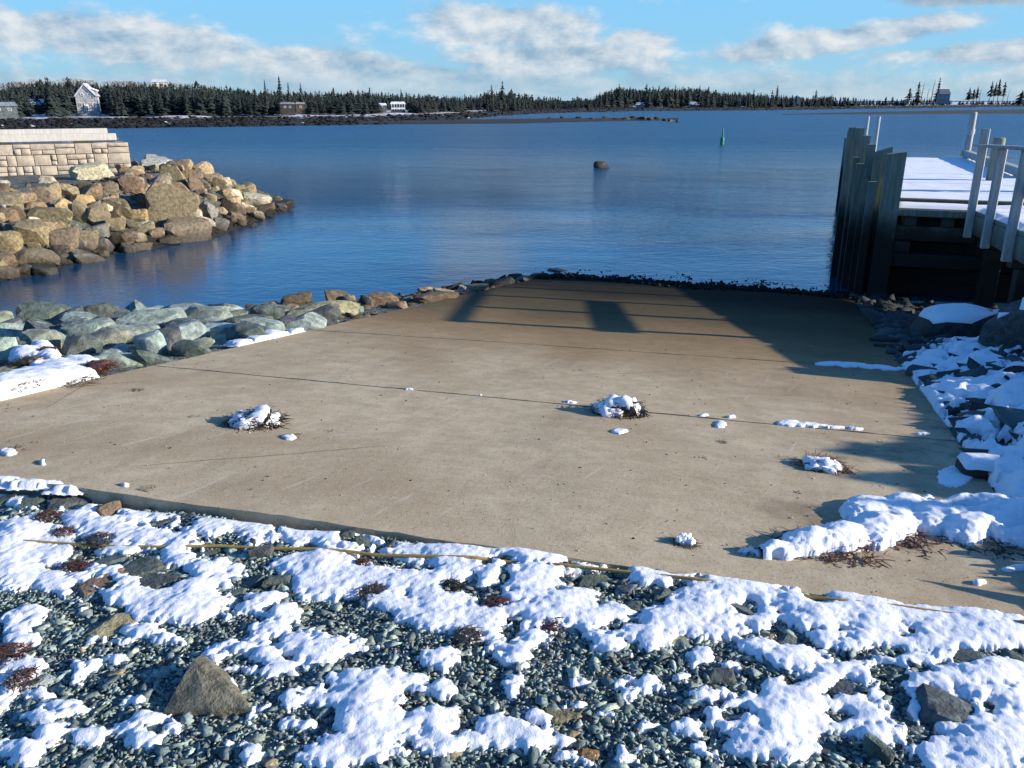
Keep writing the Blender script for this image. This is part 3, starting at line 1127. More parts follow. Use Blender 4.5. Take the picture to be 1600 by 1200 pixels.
x, y, r = scatter(14000, (-12, 2, 3, 19), lb_test, 5)
n = len(x)
pal = np.array([(0.16, 0.20, 0.17), (0.09, 0.115, 0.105), (0.20, 0.22, 0.17), (0.07, 0.08, 0.08)])
cols = pal[r.integers(0, 4, n)] * r.uniform(0.6, 1.1, n)[:, None]
zz = gz(x, y)
s_, t_ = st_of(x, y)
cols = np.where((s_ > 5.5)[:, None], np.array([(0.09, 0.07, 0.045)]) * r.uniform(0.5, 1.3, n)[:, None], cols)
cols = np.where((zz < 0.33)[:, None], cols * 0.3, cols)
stones_object("rubble", np.stack([x, y, zz - 0.03], 1), np.where(s_ > 5.5, r.uniform(0.06, 0.2, n), r.uniform(0.05, 0.13, n)), cols, "small broken stones between the blocks on the left bank", seed=5, flat=0.9)

# ------------------------------------------------------------------ foreground: gravel
def in_view(x, y, z, m=60):
    px, py = to_px(np.stack([x, y, z], -1))
    return (px > -m) & (px < 1600 + m) & (py > -m) & (py < 1200 + m * 1.5)


def yard_test(x, y):
    s, t = st_of(x, y)
    return (s < edge_s(t) - 0.02) & in_view(x, y, gz(x, y))


x, y, r = scatter(190000, (-3.4, 3.0, 1.35, 3.75), yard_test, 11)
n = len(x)
pal = np.array([(0.095, 0.118, 0.112), (0.145, 0.172, 0.158), (0.07, 0.085, 0.085), (0.19, 0.21, 0.175), (0.115, 0.138, 0.14)])
cols = pal[r.integers(0, 5, n)] * r.uniform(0.75, 1.5, n)[:, None] * np.array([1.36, 1.45, 1.44])
odd = r.random(n)
cols[odd > 0.985] = (0.22, 0.18, 0.11)
cols[odd < 0.01] = (0.26, 0.28, 0.24)
sz = 0.010 + 0.014 * r.random(n) ** 1.6 + 0.030 * (r.random(n) > 0.95)
stones_object("gravel", np.stack([x, y, gz(x, y) + fbm(x, y, 2.5, 3) * 0.02 + r.uniform(-0.004, 0.012, n)], 1), sz, cols,
              "loose crushed green-grey gravel across the foreground", seed=11, flat=0.45, tilt=0.42)
print('gravel stones', n)

FR = [
    (52, 787, 32, 24, 'dark green-grey'), (109, 785, 54, 26, 'slate'), (8, 783, 28, 20, 'dark green-grey'), (174, 796, 36, 26, 'brown'), (259, 816, 40, 16, 'slate'), (292, 812, 26, 20, 'slate'),
    (225, 890, 70, 38, 'dark green-grey'), (165, 915, 64, 34, 'brown'), (176, 879, 40, 28, 'dark green-grey'), (245, 914, 60, 32, 'slate'), (298, 901, 56, 24, 'slate'), (311, 867, 52, 24, 'dark green-grey'),
    (375, 862, 50, 24, 'dark green-grey'), (358, 881, 50, 24, 'olive'), (410, 868, 32, 32, 'slate'), (392, 913, 44, 32, 'dark green-grey'), (434, 912, 44, 36, 'dark green-grey'), (360, 935, 38, 18, 'dark green-grey'),
    (457, 933, 26, 20, 'dark green-grey'), (543, 838, 24, 20, 'dark green-grey'), (562, 848, 30, 24, 'dark green-grey'), (607, 852, 32, 20, 'slate'), (930, 907, 50, 30, 'dark green-grey'), (979, 924, 32, 24, 'slate'),
    (982, 950, 34, 22, 'dark green-grey'), (1035, 931, 28, 28, 'dark green-grey'), (885, 1118, 52, 40, 'olive'), (919, 1180, 30, 20, 'rusty'), (757, 1109, 32, 20, 'dark green-grey'), (784, 1117, 26, 22, 'slate'),
    (776, 1087, 36, 16, 'olive'), (581, 1036, 36, 22, 'pale olive'), (862, 1096, 34, 22, 'grey-green'), (742, 1032, 30, 20, 'dark green-grey'), (909, 1083, 24, 18, 'slate'), (665, 1002, 18, 16, 'pale olive'),
    (508, 998, 24, 20, 'pale olive'), (540, 998, 18, 18, 'olive-green'), (478, 956, 26, 14, 'olive'), (1161, 956, 42, 28, 'dark green-grey'), (1052, 960, 32, 20, 'slate'), (1017, 955, 28, 18, 'slate'),
    (1110, 977, 34, 20, 'dark green-grey'), (1054, 1003, 38, 26, 'pale olive'), (1105, 932, 22, 16, 'dark green-grey'), (1311, 990, 30, 22, 'slate'), (1238, 1007, 44, 24, 'dark green-grey'), (1184, 998, 42, 20, 'olive'),
    (1504, 1032, 54, 36, 'dark green-grey'), (1583, 1033, 34, 26, 'dark green-grey'), (1553, 1041, 26, 20, 'slate'), (1437, 1048, 58, 28, 'slate'), (1401, 1060, 50, 18, 'dark green-grey'), (1484, 1112, 88, 60, 'slate'),
    (1544, 1110, 34, 28, 'slate'), (1324, 1082, 54, 26, 'slate'), (1369, 1180, 38, 50, 'dark green-grey'), (1349, 1035, 38, 20, 'slate'), (1386, 1022, 44, 20, 'slate'), (1409, 1127, 36, 22, 'slate'),
    (1431, 1146, 32, 26, 'slate'), (1424, 987, 24, 16, 'slate'), (1499, 1082, 30, 18, 'slate'), (1124, 1062, 42, 44, 'slate'), (1182, 1062, 26, 18, 'olive'), (1084, 1078, 32, 18, 'dark green-grey'),
    (1054, 1112, 42, 24, 'grey-green'), (1285, 1171, 40, 24, 'dark green-grey'), (1146, 1118, 30, 16, 'slate'), (1307, 1121, 28, 14, 'slate'), (1446, 1188, 36, 20, 'slate'), (1081, 1045, 32, 16, 'dark green-grey'),
    (172, 981, 58, 32, 'pale olive'), (137, 937, 24, 20, 'pale green-grey'), (56, 1069, 50, 18, 'pale green-grey'), (423, 1086, 26, 20, 'pale olive'), (425, 1106, 30, 22, 'pale green-grey'), (387, 1096, 26, 28, 'olive-green'),
    (419, 1166, 22, 16, 'rusty'), (244, 1188, 40, 24, 'brown'), (284, 1186, 44, 22, 'slate'), (469, 1165, 32, 28, 'slate'), (344, 1146, 20, 16, 'olive-green'), (81, 1188, 26, 18, 'pale green-grey'), (184, 1054, 22, 18, 'tan'),
    (481, 957, 22, 16, 'dark green-grey'), (134, 1016, 16, 18, 'pale cream'), (640, 958, 26, 16, 'dark green-grey'), (880, 1000, 24, 16, 'dark green-grey'), (915, 1020, 30, 22, 'dark green-grey'), (1000, 1040, 24, 20, 'slate'),
    (950, 1050, 22, 18, 'olive-green'), (700, 1110, 24, 16, 'dark green-grey'), (640, 1180, 24, 18, 'slate'), (320, 1000, 24, 16, 'slate'), (250, 1050, 24, 14, 'dark green-grey'), (545, 1010, 20, 14, 'slate'), (716, 1186, 28, 18, 'dark green-grey'), (380, 1140, 40, 24, 'dark green-grey')]
recs = []
for px, py, w, h, cn in FR:
    o, p = place_rock("stone", px, py, w, h, cn, planes=10, cut=(0.3, 0.8), rough=0.04, sub=3, sink=0.25, depthk=0.75)
    where = ("beside the yellow rope" if py < 905 else "in the near snow right of centre" if px > 1000 and py > 905 else "in the band of snow below the ramp" if py < 965 else
             "in the gravel at left" if px < 460 else "in the gravel at the middle")
    thing(o, '', 'stone', 'loose stones in the foreground gravel')
    recs.append((o, px, ('large ' if w > 48 else 'small ' if w < 27 else '') + cn, 'stone', where))
label_rows(recs)

# the big triangular slab standing proud of the gravel
A, B, Cc = on_ground(256, 1130), on_ground(394, 1122), on_ground(318, 1068)
ap = on_ground(316, 1066) + np.array([0, 0.0, 0.08])
base = np.array([A, B, Cc + np.array([-0.02, 0.10, 0])])
V = []
for p in (A, (A + B) / 2 + np.array([0, -0.012, 0]), B):
    V.append(p + np.array([0, 0, -0.03]))
for p in (A, (A * 0.45 + B * 0.55) + np.array([0, -0.012, 0.012]), B):
    V.append(p + np.array([0, 0, 0.034]))
V += [ap + np.array([-0.018, 0, 0]), ap + np.array([0.03, 0.0, -0.010]), ap + np.array([0.075, 0.005, -0.045])]
V += [A + np.array([0.05, 0.12, 0.0]), ap + np.array([-0.01, 0.05, -0.02]), B + np.array([-0.05, 0.10, 0.0])]
bm = bmesh.new()
for v in V:
    bm.verts.new(v)
bmesh.ops.convex_hull(bm, input=bm.verts[:])
bmesh.ops.triangulate(bm, faces=bm.faces[:])
bmesh.ops.subdivide_edges(bm, edges=bm.edges[:], cuts=4, use_grid_fill=True)
for v in bm.verts:
    c = np.array(v.co)
    v.co += Vector((0, -1, 0.5)) * float(0.010 * fbm(np.array([c[0] * 1.0]), np.array([c[2] + c[1]]), 14, 3)[0])
me = bpy.data.meshes.new("stone_slab")
bm.to_mesh(me)
bm.free()
me.materials.append(M_ROCK)
thing(link("stone_slab", me, color=(0.15, 0.14, 0.10)), "large triangular olive-grey stone slab standing out of the gravel at lower left", 'stone')

# ------------------------------------------------------------------ snow sheets
SNOW_F = [
    (8, 770, 20, 10), (34, 781, 24, 13), (97, 777, 22, 9), (38, 850, 54, 40), (25, 892, 50, 27), (78, 862, 30, 30), (86, 912, 28, 18), (140, 898, 48, 16), (124, 799, 30, 22), (158, 825, 26, 14),
    (206, 797, 34, 26), (180, 830, 44, 11), (278, 801, 42, 16), (338, 815, 80, 23), (394, 828, 32, 20), (232, 842, 58, 14), (282, 860, 24, 24), (185, 858, 26, 9), (484, 830, 47, 22), (525, 850, 32, 22),
    (578, 835, 24, 12), (272, 940, 88, 36), (319, 906, 42, 18), (200, 928, 32, 22), (350, 890, 40, 10), (506, 888, 77, 22), (525, 908, 60, 28), (607, 838, 24, 11), (682, 864, 77, 20), (787, 868, 62, 16), (843, 873, 42, 12),
    (495, 886, 57, 24), (562, 903, 77, 22), (637, 922, 77, 30), (694, 957, 62, 32), (750, 969, 47, 30), (769, 1008, 12, 14), (825, 950, 60, 22), (881, 950, 47, 26), (836, 993, 22, 14),
    (761, 898, 47, 20), (825, 905, 52, 20), (712, 898, 42, 14), (900, 890, 30, 8), (937, 965, 47, 16), (994, 993, 57, 16), (956, 1010, 32, 17), (1027, 969, 32, 20), (808, 1032, 12, 18), (804, 1071, 16, 14),
    (555, 1059, 57, 13), (574, 1085, 52, 30), (581, 1130, 57, 34), (518, 1096, 30, 12), (562, 1172, 68, 25), (638, 1070, 26, 13), (525, 1188, 47, 14), (675, 1126, 47, 20), (694, 1081, 22, 10), (690, 1028, 27, 13),
    (787, 1145, 68, 22), (712, 1162, 62, 15), (843, 1160, 62, 22), (881, 1186, 47, 16), (840, 1122, 27, 14), (911, 1104, 30, 11), (948, 1118, 34, 12), (978, 1100, 18, 18), (1012, 1081, 38, 8), (1005, 1137, 26, 13),
    (948, 1146, 20, 9), (971, 1178, 20, 18), (892, 1066, 30, 9), (506, 1017, 55, 8), (457, 1017, 20, 8),
    (1030, 897, 36, 15), (1075, 898, 26, 10), (1124, 908, 50, 18), (1168, 924, 58, 22), (1094, 942, 47, 22), (1045, 972, 50, 17), (1112, 980, 42, 13), (1187, 958, 32, 24), (1232, 950, 36, 14),
    (1281, 965, 58, 20), (1349, 946, 50, 18), (1375, 972, 77, 24), (1450, 969, 77, 22), (1525, 969, 60, 18), (1581, 988, 42, 16), (1337, 1002, 62, 18), (1431, 1002, 77, 18), (1520, 1000, 60, 14),
    (1187, 1017, 32, 13), (1243, 1032, 58, 17), (1319, 1050, 47, 20), (1337, 1074, 50, 26), (1262, 1085, 84, 30), (1225, 1115, 99, 38), (1319, 1119, 77, 30), (1375, 1149, 47, 22), (1206, 1160, 68, 30),
    (1142, 1126, 47, 22), (1075, 1137, 36, 18), (1243, 1180, 47, 18), (1094, 1172, 22, 16), (1412, 1029, 47, 9), (1506, 1062, 77, 19), (1562, 1057, 42, 20), (1431, 1074, 32, 11), (1544, 1095, 52, 20),
    (1562, 1156, 62, 42), (1487, 1173, 68, 20), (1480, 1136, 24, 12), (1431, 1107, 14, 22), (1525, 1190, 82, 24), (1590, 1110, 30, 30),
    (1015, 1002, 22, 9), (1139, 1040, 16, 9), (1097, 1029, 11, 6), (1056, 1062, 18, 8), (1015, 1070, 24, 15), (1011, 1134, 22, 12), (1048, 1175, 22, 8), (1093, 1089, 42, 8),
    (25, 984, 32, 24), (31, 1003, 44, 13), (47, 956, 20, 11), (31, 1043, 38, 18), (4, 1068, 13, 24), (72, 1087, 24, 11), (125, 1053, 16, 20), (94, 1106, 42, 11), (69, 1125, 24, 12), (75, 1150, 26, 17),
    (37, 1172, 32, 15), (134, 1150, 30, 11), (37, 1192, 22, 10), (175, 1003, 47, 6), (216, 990, 34, 11), (181, 1031, 30, 6), (147, 1040, 18, 8), (225, 1125, 36, 12), (200, 1140, 16, 17), (219, 1157, 33, 16),
    (260, 1140, 16, 6), (416, 1025, 28, 17), (381, 1016, 30, 8), (406, 1050, 36, 7), (447, 1044, 20, 7), (422, 984, 26, 11), (400, 1003, 16, 6), (481, 1025, 22, 14), (469, 1003, 24, 8), (494, 1081, 15, 11),
    (472, 1133, 18, 8), (400, 1175, 13, 10), (359, 1162, 18, 5), (412, 940, 16, 7), (440, 960, 18, 8), (385, 955, 14, 6), (265, 1000, 16, 5), (330, 1030, 9, 6), (273, 1026, 11, 6), (215, 1098, 9, 7), (365, 1068, 8, 6),
    (128, 958, 8, 9), (395, 1120, 9, 12), (460, 1090, 8, 6)]
HOLES_F = [
    (705, 916, 20, 11), (583, 927, 24, 7), (776, 944, 24, 5), (1311, 988, 15, 11), (1146, 1117, 16, 8), (1307, 1120, 15, 7), (1240, 1062, 19, 8), (1319, 1078, 26, 11), (1382, 1021, 24, 9), (1437, 1047, 32, 12),
    (1484, 1108, 42, 25), (1544, 1107, 17, 13), (1502, 1030, 28, 17), (1161, 955, 22, 14), (1110, 977, 17, 9), (1424, 987, 12, 8), (225, 888, 34, 17), (165, 914, 32, 14), (245, 913, 30, 14), (298, 901, 28, 10), (375, 862, 26, 10),
    (311, 866, 26, 12), (410, 868, 16, 15), (562, 848, 15, 12), (543, 838, 12, 10), (607, 852, 16, 10), (930, 907, 25, 14), (109, 785, 27, 12), (52, 786, 16, 11), (174, 797, 18, 13), (292, 812, 12, 9), (259, 816, 18, 7), (770, 874, 14, 5),
    (760, 880, 10, 5), (555, 862, 16, 4), (640, 934, 12, 6), (790, 905, 9, 7), (735, 908, 8, 5), (1400, 1059, 26, 8), (72, 808, 16, 12), (97, 832, 14, 10), (115, 886, 18, 10), (10, 1022, 22, 7), (130, 858, 30, 3), (222, 856, 26, 3), (300, 852, 20, 3),
    (385, 852, 30, 3), (895, 884, 22, 3.5), (975, 893, 22, 3.5), (1090, 905, 16, 3), (1250, 930, 24, 4), (1300, 936, 16, 4), (1225, 926, 14, 3), (1595, 972, 16, 3.5)]


def ell(px, py, E, mpp, vs):
    """signed depth in metres inside the union of the outlines"""
    f = np.full(px.shape, -9.0)
    for cx, cy, rx, ry in E:
        sel = (np.abs(px - cx) < rx * 3 + 60) & (np.abs(py - cy) < ry * 3 + 60)
        q = (1 - np.sqrt(((px[sel] - cx) / rx) ** 2 + ((py[sel] - cy) / ry) ** 2)) * (min(rx, ry * vs) * mpp[sel])
        g = f[sel]
        d = np.abs(g - q)
        f[sel] = np.maximum(g, q) + np.clip(0.02 - d, 0, 1) ** 2 / 0.08
    return f


def snow_sheet(name, xs, ys, zf, E, Hn, thick, nscale=9.0, namp=0.35, label=None, extra=None, small=26.0, bias=0.0, holek=1.0, base_up=0.006):
    Xg, Yg = np.meshgrid(xs, ys)
    Zg = zf(Xg, Yg)
    px, py = to_px(np.stack([Xg, Yg, Zg], -1))
    D = np.sqrt(Xg ** 2 + Yg ** 2 + (Zg - EYE) ** 2)
    mpp = D / F
    vs = float(np.median(D / (EYE - Zg)))
    f = ell(px, py, E, mpp, vs) + bias
    if Hn:
        f = np.minimum(f, -ell(px, py, Hn, mpp, vs) * 1.1)
    nz = fbm(Xg, Yg, nscale, 4, 0.6)
    f = f + nz * namp + fbm(Xg, Yg, small, 4, 0.7) * namp * 0.7
    if extra is not None:
        f = extra(Xg, Yg, f)
    W = thick * 1.5
    q = np.clip(f / W, 0, 1)
    h = thick * np.sqrt(1 - (1 - q) ** 2) * (0.55 + 0.45 * np.clip(f / (3.5 * W), 0, 1))
    h = h * (1 + 0.5 * fbm(Xg, Yg, nscale * 0.8, 2) + 0.14 * fbm(Xg, Yg, nscale * 2.5, 2)) + fbm(Xg, Yg, small * 1.6, 3, 0.6) * 0.0035 * np.clip(f / 0.02, 0, 1)
    h = np.where(f > 0, h + base_up, base_up - 0.018 + np.clip(f, -0.2, 0) * 0.5)
    Zs = Zg + h
    nx, ny = len(xs), len(ys)
    keepv = f > -0.012
    i = (np.arange(ny - 1)[:, None] * nx + np.arange(nx - 1)[None]).ravel()
    Fc = np.stack([i, i + 1, i + 1 + nx, i + nx], 1)
    kv = keepv.ravel()
    Fc = Fc[kv[Fc].any(1)]
    used = np.unique(Fc)
    mp = np.zeros(nx * ny, int)
    mp[used] = np.arange(len(used))
    V = np.stack([Xg.ravel(), Yg.ravel(), Zs.ravel()], 1)[used]
    o = link(name, mesh_from(name, V, mp[Fc], M_SNOW, True))
    print(name, len(Fc))
    return kind(o, 'stuff', label)


def yz(x, y):
    return gz(x, y) + fbm(x, y, 2.5, 3) * 0.02 + 0.008


def yard_cut(x, y, f):
    s, t = st_of(x, y)
    over = np.clip((t + 0.6) * 0.03, 0, 0.06)
    Zg = yz(x, y)
    px, py = to_px(np.stack([x, y, Zg], -1))
    near = sstep(py, 1000, 930)
    f = f + 0.016 * near + 0.010 * sstep(px, 850, 1150) - 0.010 * (1 - near) * sstep(px, 620, 420) + 0.06 * (fbm(x, y, 2.2, 2)) * (1 - near)
    lim = edge_s(t) - 0.03 + over + (0.02 + over * 0.9) * fbm(x, y, 7, 3)
    return np.minimum(f, (lim - s) * 0.8)


def yz2(x, y):
    s, t = st_of(x, y)
    e = s - edge_s(t)
    z = yz(x, y)
    return z + np.maximum(ramp_z(s) - 0.001 - z, 0) * sstep(e, -0.10, 0.01) * sstep(t, -1.0, 0.4)


snow_sheet("snow", np.arange(-3.1, 2.6, 0.0065), np.arange(1.5, 3.6, 0.0065), yz2, SNOW_F, HOLES_F, 0.032, 9.0, 0.050, "patchy thawing snow over the foreground gravel", yard_cut, small=30, bias=0.004, base_up=-0.001)

# snow with dead weed on the left bank
SNOW_L = [(20, 603, 40, 16), (60, 592, 50, 16), (100, 580, 45, 16), (130, 570, 30, 12), (35, 615, 40, 8), (70, 605, 40, 10), (40, 553, 24, 8), (65, 545, 16, 7), (78, 556, 16, 8), (60, 570, 14, 8), (20, 505, 9, 6), (8, 507, 10, 6), (157, 518, 22, 4), (174, 514, 14, 3)]
snow_sheet("snow", np.arange(-5.2, -2.4, 0.013), np.arange(4.2, 8.5, 0.013), lambda x, y: gz(x, y) + 0.07, SNOW_L, None, 0.06, 7.0, 0.05, "snow with dead weed on the bank at the upper left of the ramp")
EDGE_L = [(380, 535, 26, 2.6), (410, 529, 26, 3.0), (440, 523, 26, 2.8), (468, 517, 20, 2.2), (425, 522, 16, 5)]
snow_sheet("snow", np.arange(-2.75, -1.7, 0.012), np.arange(6.4, 9.0, 0.012), lambda x, y: gz(x, y) + 0.055, EDGE_L, None, 0.03, 7.0, 0.01, "thin white line of snow along the left edge of the ramp", small=12)

# right bank: shaded snow over stones
SNOW_R = [(1470, 600, 60, 40), (1530, 640, 80, 60), (1580, 690, 80, 60), (1560, 760, 60, 50), (1500, 745, 34, 18), (1590, 620, 60, 50), (1600, 840, 60, 60), (1450, 575, 40, 20), (1520, 560, 60, 30), (1600, 740, 60, 80), (1500, 690, 40, 40), (1560, 800, 60, 30), (1480, 640, 36, 30)]
HOLES_R = [(1515, 637, 28, 8), (1490, 650, 13, 13), (1520, 687, 15, 9), (1534, 757, 26, 24), (1470, 588, 16, 4), (1505, 590, 20, 5), (1475, 672, 20, 3), (1545, 700, 18, 3), (1440, 600, 14, 5), (1555, 722, 14, 4), (1590, 655, 14, 10), (1575, 690, 10, 8), (1500, 715, 14, 3)]


def rb_cut(x, y, f):
    s, t = st_of(x, y)
    lim = TR + 0.01 + 0.05 * fbm(x, y, 5, 3)
    f = np.where(t < lim, np.minimum(f, (t - lim) * 0.8), f)
    return f


snow_sheet("snow", np.arange(1.7, 6.2, 0.016), np.arange(2.4, 9.0, 0.016), lambda x, y: gz(x, y) + 0.015 + np.abs(fbm(x, y, 4.5, 3)) * 0.12, SNOW_R, HOLES_R, 0.045, 5.0, 0.19, "blue-shaded snow over stones on the right bank", rb_cut, bias=0.03, small=16)


def rb_test(x, y):
    s, t = st_of(x, y)
    return (t > TR + 0.04) & (t < TR + 4.5) & (s > -0.2) & (s < 15)


x, y, r = scatter(9000, (1.5, 11, 1.8, 17), rb_test, 8)
n = len(x)
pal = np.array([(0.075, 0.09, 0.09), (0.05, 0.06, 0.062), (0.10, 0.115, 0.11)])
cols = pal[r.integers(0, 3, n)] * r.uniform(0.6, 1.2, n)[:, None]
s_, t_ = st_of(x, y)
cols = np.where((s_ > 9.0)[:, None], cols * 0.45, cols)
stones_object("rubble", np.stack([x, y, gz(x, y) + 0.035], 1), 0.07 + 0.28 * r.random(n) ** 2.2, cols, "broken stones under the snow of the right bank", seed=8, flat=0.6, tilt=0.3)

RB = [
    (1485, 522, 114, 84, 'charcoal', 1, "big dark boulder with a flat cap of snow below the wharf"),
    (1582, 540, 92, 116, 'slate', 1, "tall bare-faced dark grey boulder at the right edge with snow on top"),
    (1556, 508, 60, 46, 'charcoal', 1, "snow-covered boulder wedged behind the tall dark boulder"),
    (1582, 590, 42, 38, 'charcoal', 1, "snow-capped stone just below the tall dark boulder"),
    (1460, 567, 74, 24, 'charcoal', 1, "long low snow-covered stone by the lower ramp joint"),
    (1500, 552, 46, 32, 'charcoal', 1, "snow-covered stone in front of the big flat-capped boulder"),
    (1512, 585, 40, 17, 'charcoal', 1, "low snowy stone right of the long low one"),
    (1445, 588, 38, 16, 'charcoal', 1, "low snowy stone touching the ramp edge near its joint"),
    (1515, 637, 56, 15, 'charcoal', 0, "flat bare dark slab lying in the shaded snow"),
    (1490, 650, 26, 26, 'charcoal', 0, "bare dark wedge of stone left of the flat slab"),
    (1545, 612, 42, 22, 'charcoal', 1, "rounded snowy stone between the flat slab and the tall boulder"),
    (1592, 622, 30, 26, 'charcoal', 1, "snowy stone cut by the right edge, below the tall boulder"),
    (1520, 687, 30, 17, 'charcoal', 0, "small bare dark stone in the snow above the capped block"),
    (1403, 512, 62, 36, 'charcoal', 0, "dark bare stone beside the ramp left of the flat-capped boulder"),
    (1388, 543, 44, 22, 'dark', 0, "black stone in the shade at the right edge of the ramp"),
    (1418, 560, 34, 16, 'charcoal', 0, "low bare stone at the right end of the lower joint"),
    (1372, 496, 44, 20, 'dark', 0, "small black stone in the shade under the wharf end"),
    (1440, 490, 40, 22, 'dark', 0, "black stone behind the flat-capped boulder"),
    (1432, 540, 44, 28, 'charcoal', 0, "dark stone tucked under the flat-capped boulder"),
    (1520, 496, 60, 26, 'dark', 0, "dark stone at the foot of the wharf")]
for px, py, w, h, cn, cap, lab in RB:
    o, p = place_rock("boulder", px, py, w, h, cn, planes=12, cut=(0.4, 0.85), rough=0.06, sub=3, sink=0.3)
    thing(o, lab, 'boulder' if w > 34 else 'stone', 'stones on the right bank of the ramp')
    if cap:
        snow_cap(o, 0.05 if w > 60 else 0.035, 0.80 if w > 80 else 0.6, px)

# squared block with a snow cap at the ramp's right edge
p = on_ground(1534, 765)
dist = np.linalg.norm(p - CAM)
hw = 27 / F * dist
m_ = MB().box(-hw, hw, -hw * 0.8, hw * 0.8, -0.05, hw * 1.15, 0.012, 0.012)
ob = m_.build("stone_block", M_ROCK, None, p + np.array([0, 0.03, 0]), (0, 0, -0.22), color=(0.05, 0.052, 0.052))
thing(ob, "squared dark stone block with a neat snow cap at the ramp's right edge", 'stone block')
V, Fc = grid(np.linspace(-hw * 1.02, hw * 1.02, 16), np.linspace(-hw * 0.84, hw * 0.84, 14),
             lambda x, y: hw * 1.13 + 0.05 * np.sqrt(np.clip(1 - np.maximum(np.abs(x / hw / 1.03), np.abs(y / hw / 0.85)) ** 6, 0, 1)) + fbm(x, y, 20, 2) * 0.008)
link("snow_cap", mesh_from("snow_cap", V, Fc, M_SNOW, True), ob)

# ------------------------------------------------------------------ snow and weed lying on the ramp
SNOW_B = [(1216, 862, 30, 8), (1262, 850, 46, 18), (1319, 842, 46, 20), (1375, 830, 50, 26), (1405, 818, 34, 28), (1360, 800, 42, 20), (1412, 790, 46, 14), (1469, 812, 57, 22), (1520, 829, 52, 20), (1565, 826, 52, 20),
          (1530, 800, 72, 20), (1590, 842, 42, 12), (1600, 815, 60, 30)]


def rz(x, y):
    s, t = st_of(x, y)
    return ramp_z(s) + 0.004


snow_sheet("snow", np.arange(0.95, 3.1, 0.0075), np.arange(2.6, 4.2, 0.0075), rz, SNOW_B, [(1440, 842, 26, 5), (1500, 800, 14, 3)], 0.085, 7.0, 0.035, "thick ridge of snow lying across the ramp at right", small=20)
SNOW_J = [(1232, 661, 19, 4), (1258, 663, 18, 3), (1282, 665, 12, 1.8), (1310, 667, 16, 1.8), (1340, 670, 12, 1.6), (1440, 677, 14, 1.6), (1300, 568, 26, 3), (1330, 570, 26, 3.4), (1365, 573, 26, 2.6), (1395, 576, 22, 2.2),
          (1490, 745, 26, 16), (1512, 738, 14, 12), (1575, 890, 16, 3.5), (1590, 887, 18, 5), (1531, 909, 11, 4), (890, 628, 10, 1.8), (750, 617, 6, 1.2), (1142, 651, 6, 1.5), (640, 608, 5, 1), (1100, 648, 6, 1.2),
          (45, 752, 44, 3.2), (100, 760, 20, 2.2), (5, 748, 26, 3.4), (1125, 663, 9, 5), (967, 674, 12, 4), (453, 683, 12, 4), (1170, 860, 12, 4), (1183, 864, 8, 5), (12, 706, 14, 5), (66, 722, 5, 3), (195, 757, 8, 3)]
snow_sheet("snow", np.arange(-2.9, 3.6, 0.009), np.arange(2.2, 7.6, 0.009), rz, SNOW_J, None, 0.012, 26.0, 0.016, "scraps and thin lines of snow in the ramp joints", small=40, base_up=0.0)

WEEDC = {'black-brown': (0.02, 0.017, 0.012), 'red-brown': (0.085, 0.032, 0.02), 'straw': (0.22, 0.15, 0.075), 'brown': (0.055, 0.04, 0.022)}


def weed_mesh(seed, R, Hh, n, width, length):
    r = random.Random(seed)
    m = MB()
    for i in range(n):
        a = r.uniform(0, 6.283)
        q = R * math.sqrt(r.random())
        x, y = q * math.cos(a), q * math.sin(a)
        z = Hh * (1 - (q / R) ** 2) * r.uniform(0.35, 1.0) + 0.003
        d = r.uniform(0, 6.283)
        L = length * r.uniform(0.5, 1.4)
        pts = []
        for st in range(4):
            pts.append((x, y, max(z, 0.002)))
            x += math.cos(d) * L / 3
            y += math.sin(d) * L / 3
            z += r.uniform(-0.5, 0.25) * L / 3
            d += r.uniform(-0.7, 0.7)
        w = width * r.uniform(0.5, 1.2)
        V, Fc = [], []
        for j, (px_, py_, pz_) in enumerate(pts):
            ww = w * (1 - j / 4.5)
            V.append((px_ - math.sin(d) * ww, py_ + math.cos(d) * ww, pz_ + r.uniform(0, ww)))
            V.append((px_ + math.sin(d) * ww, py_ - math.cos(d) * ww, pz_))
            if j:
                Fc.append((2 * j - 2, 2 * j - 1, 2 * j + 1, 2 * j))
        m.add(V, Fc)
    return m


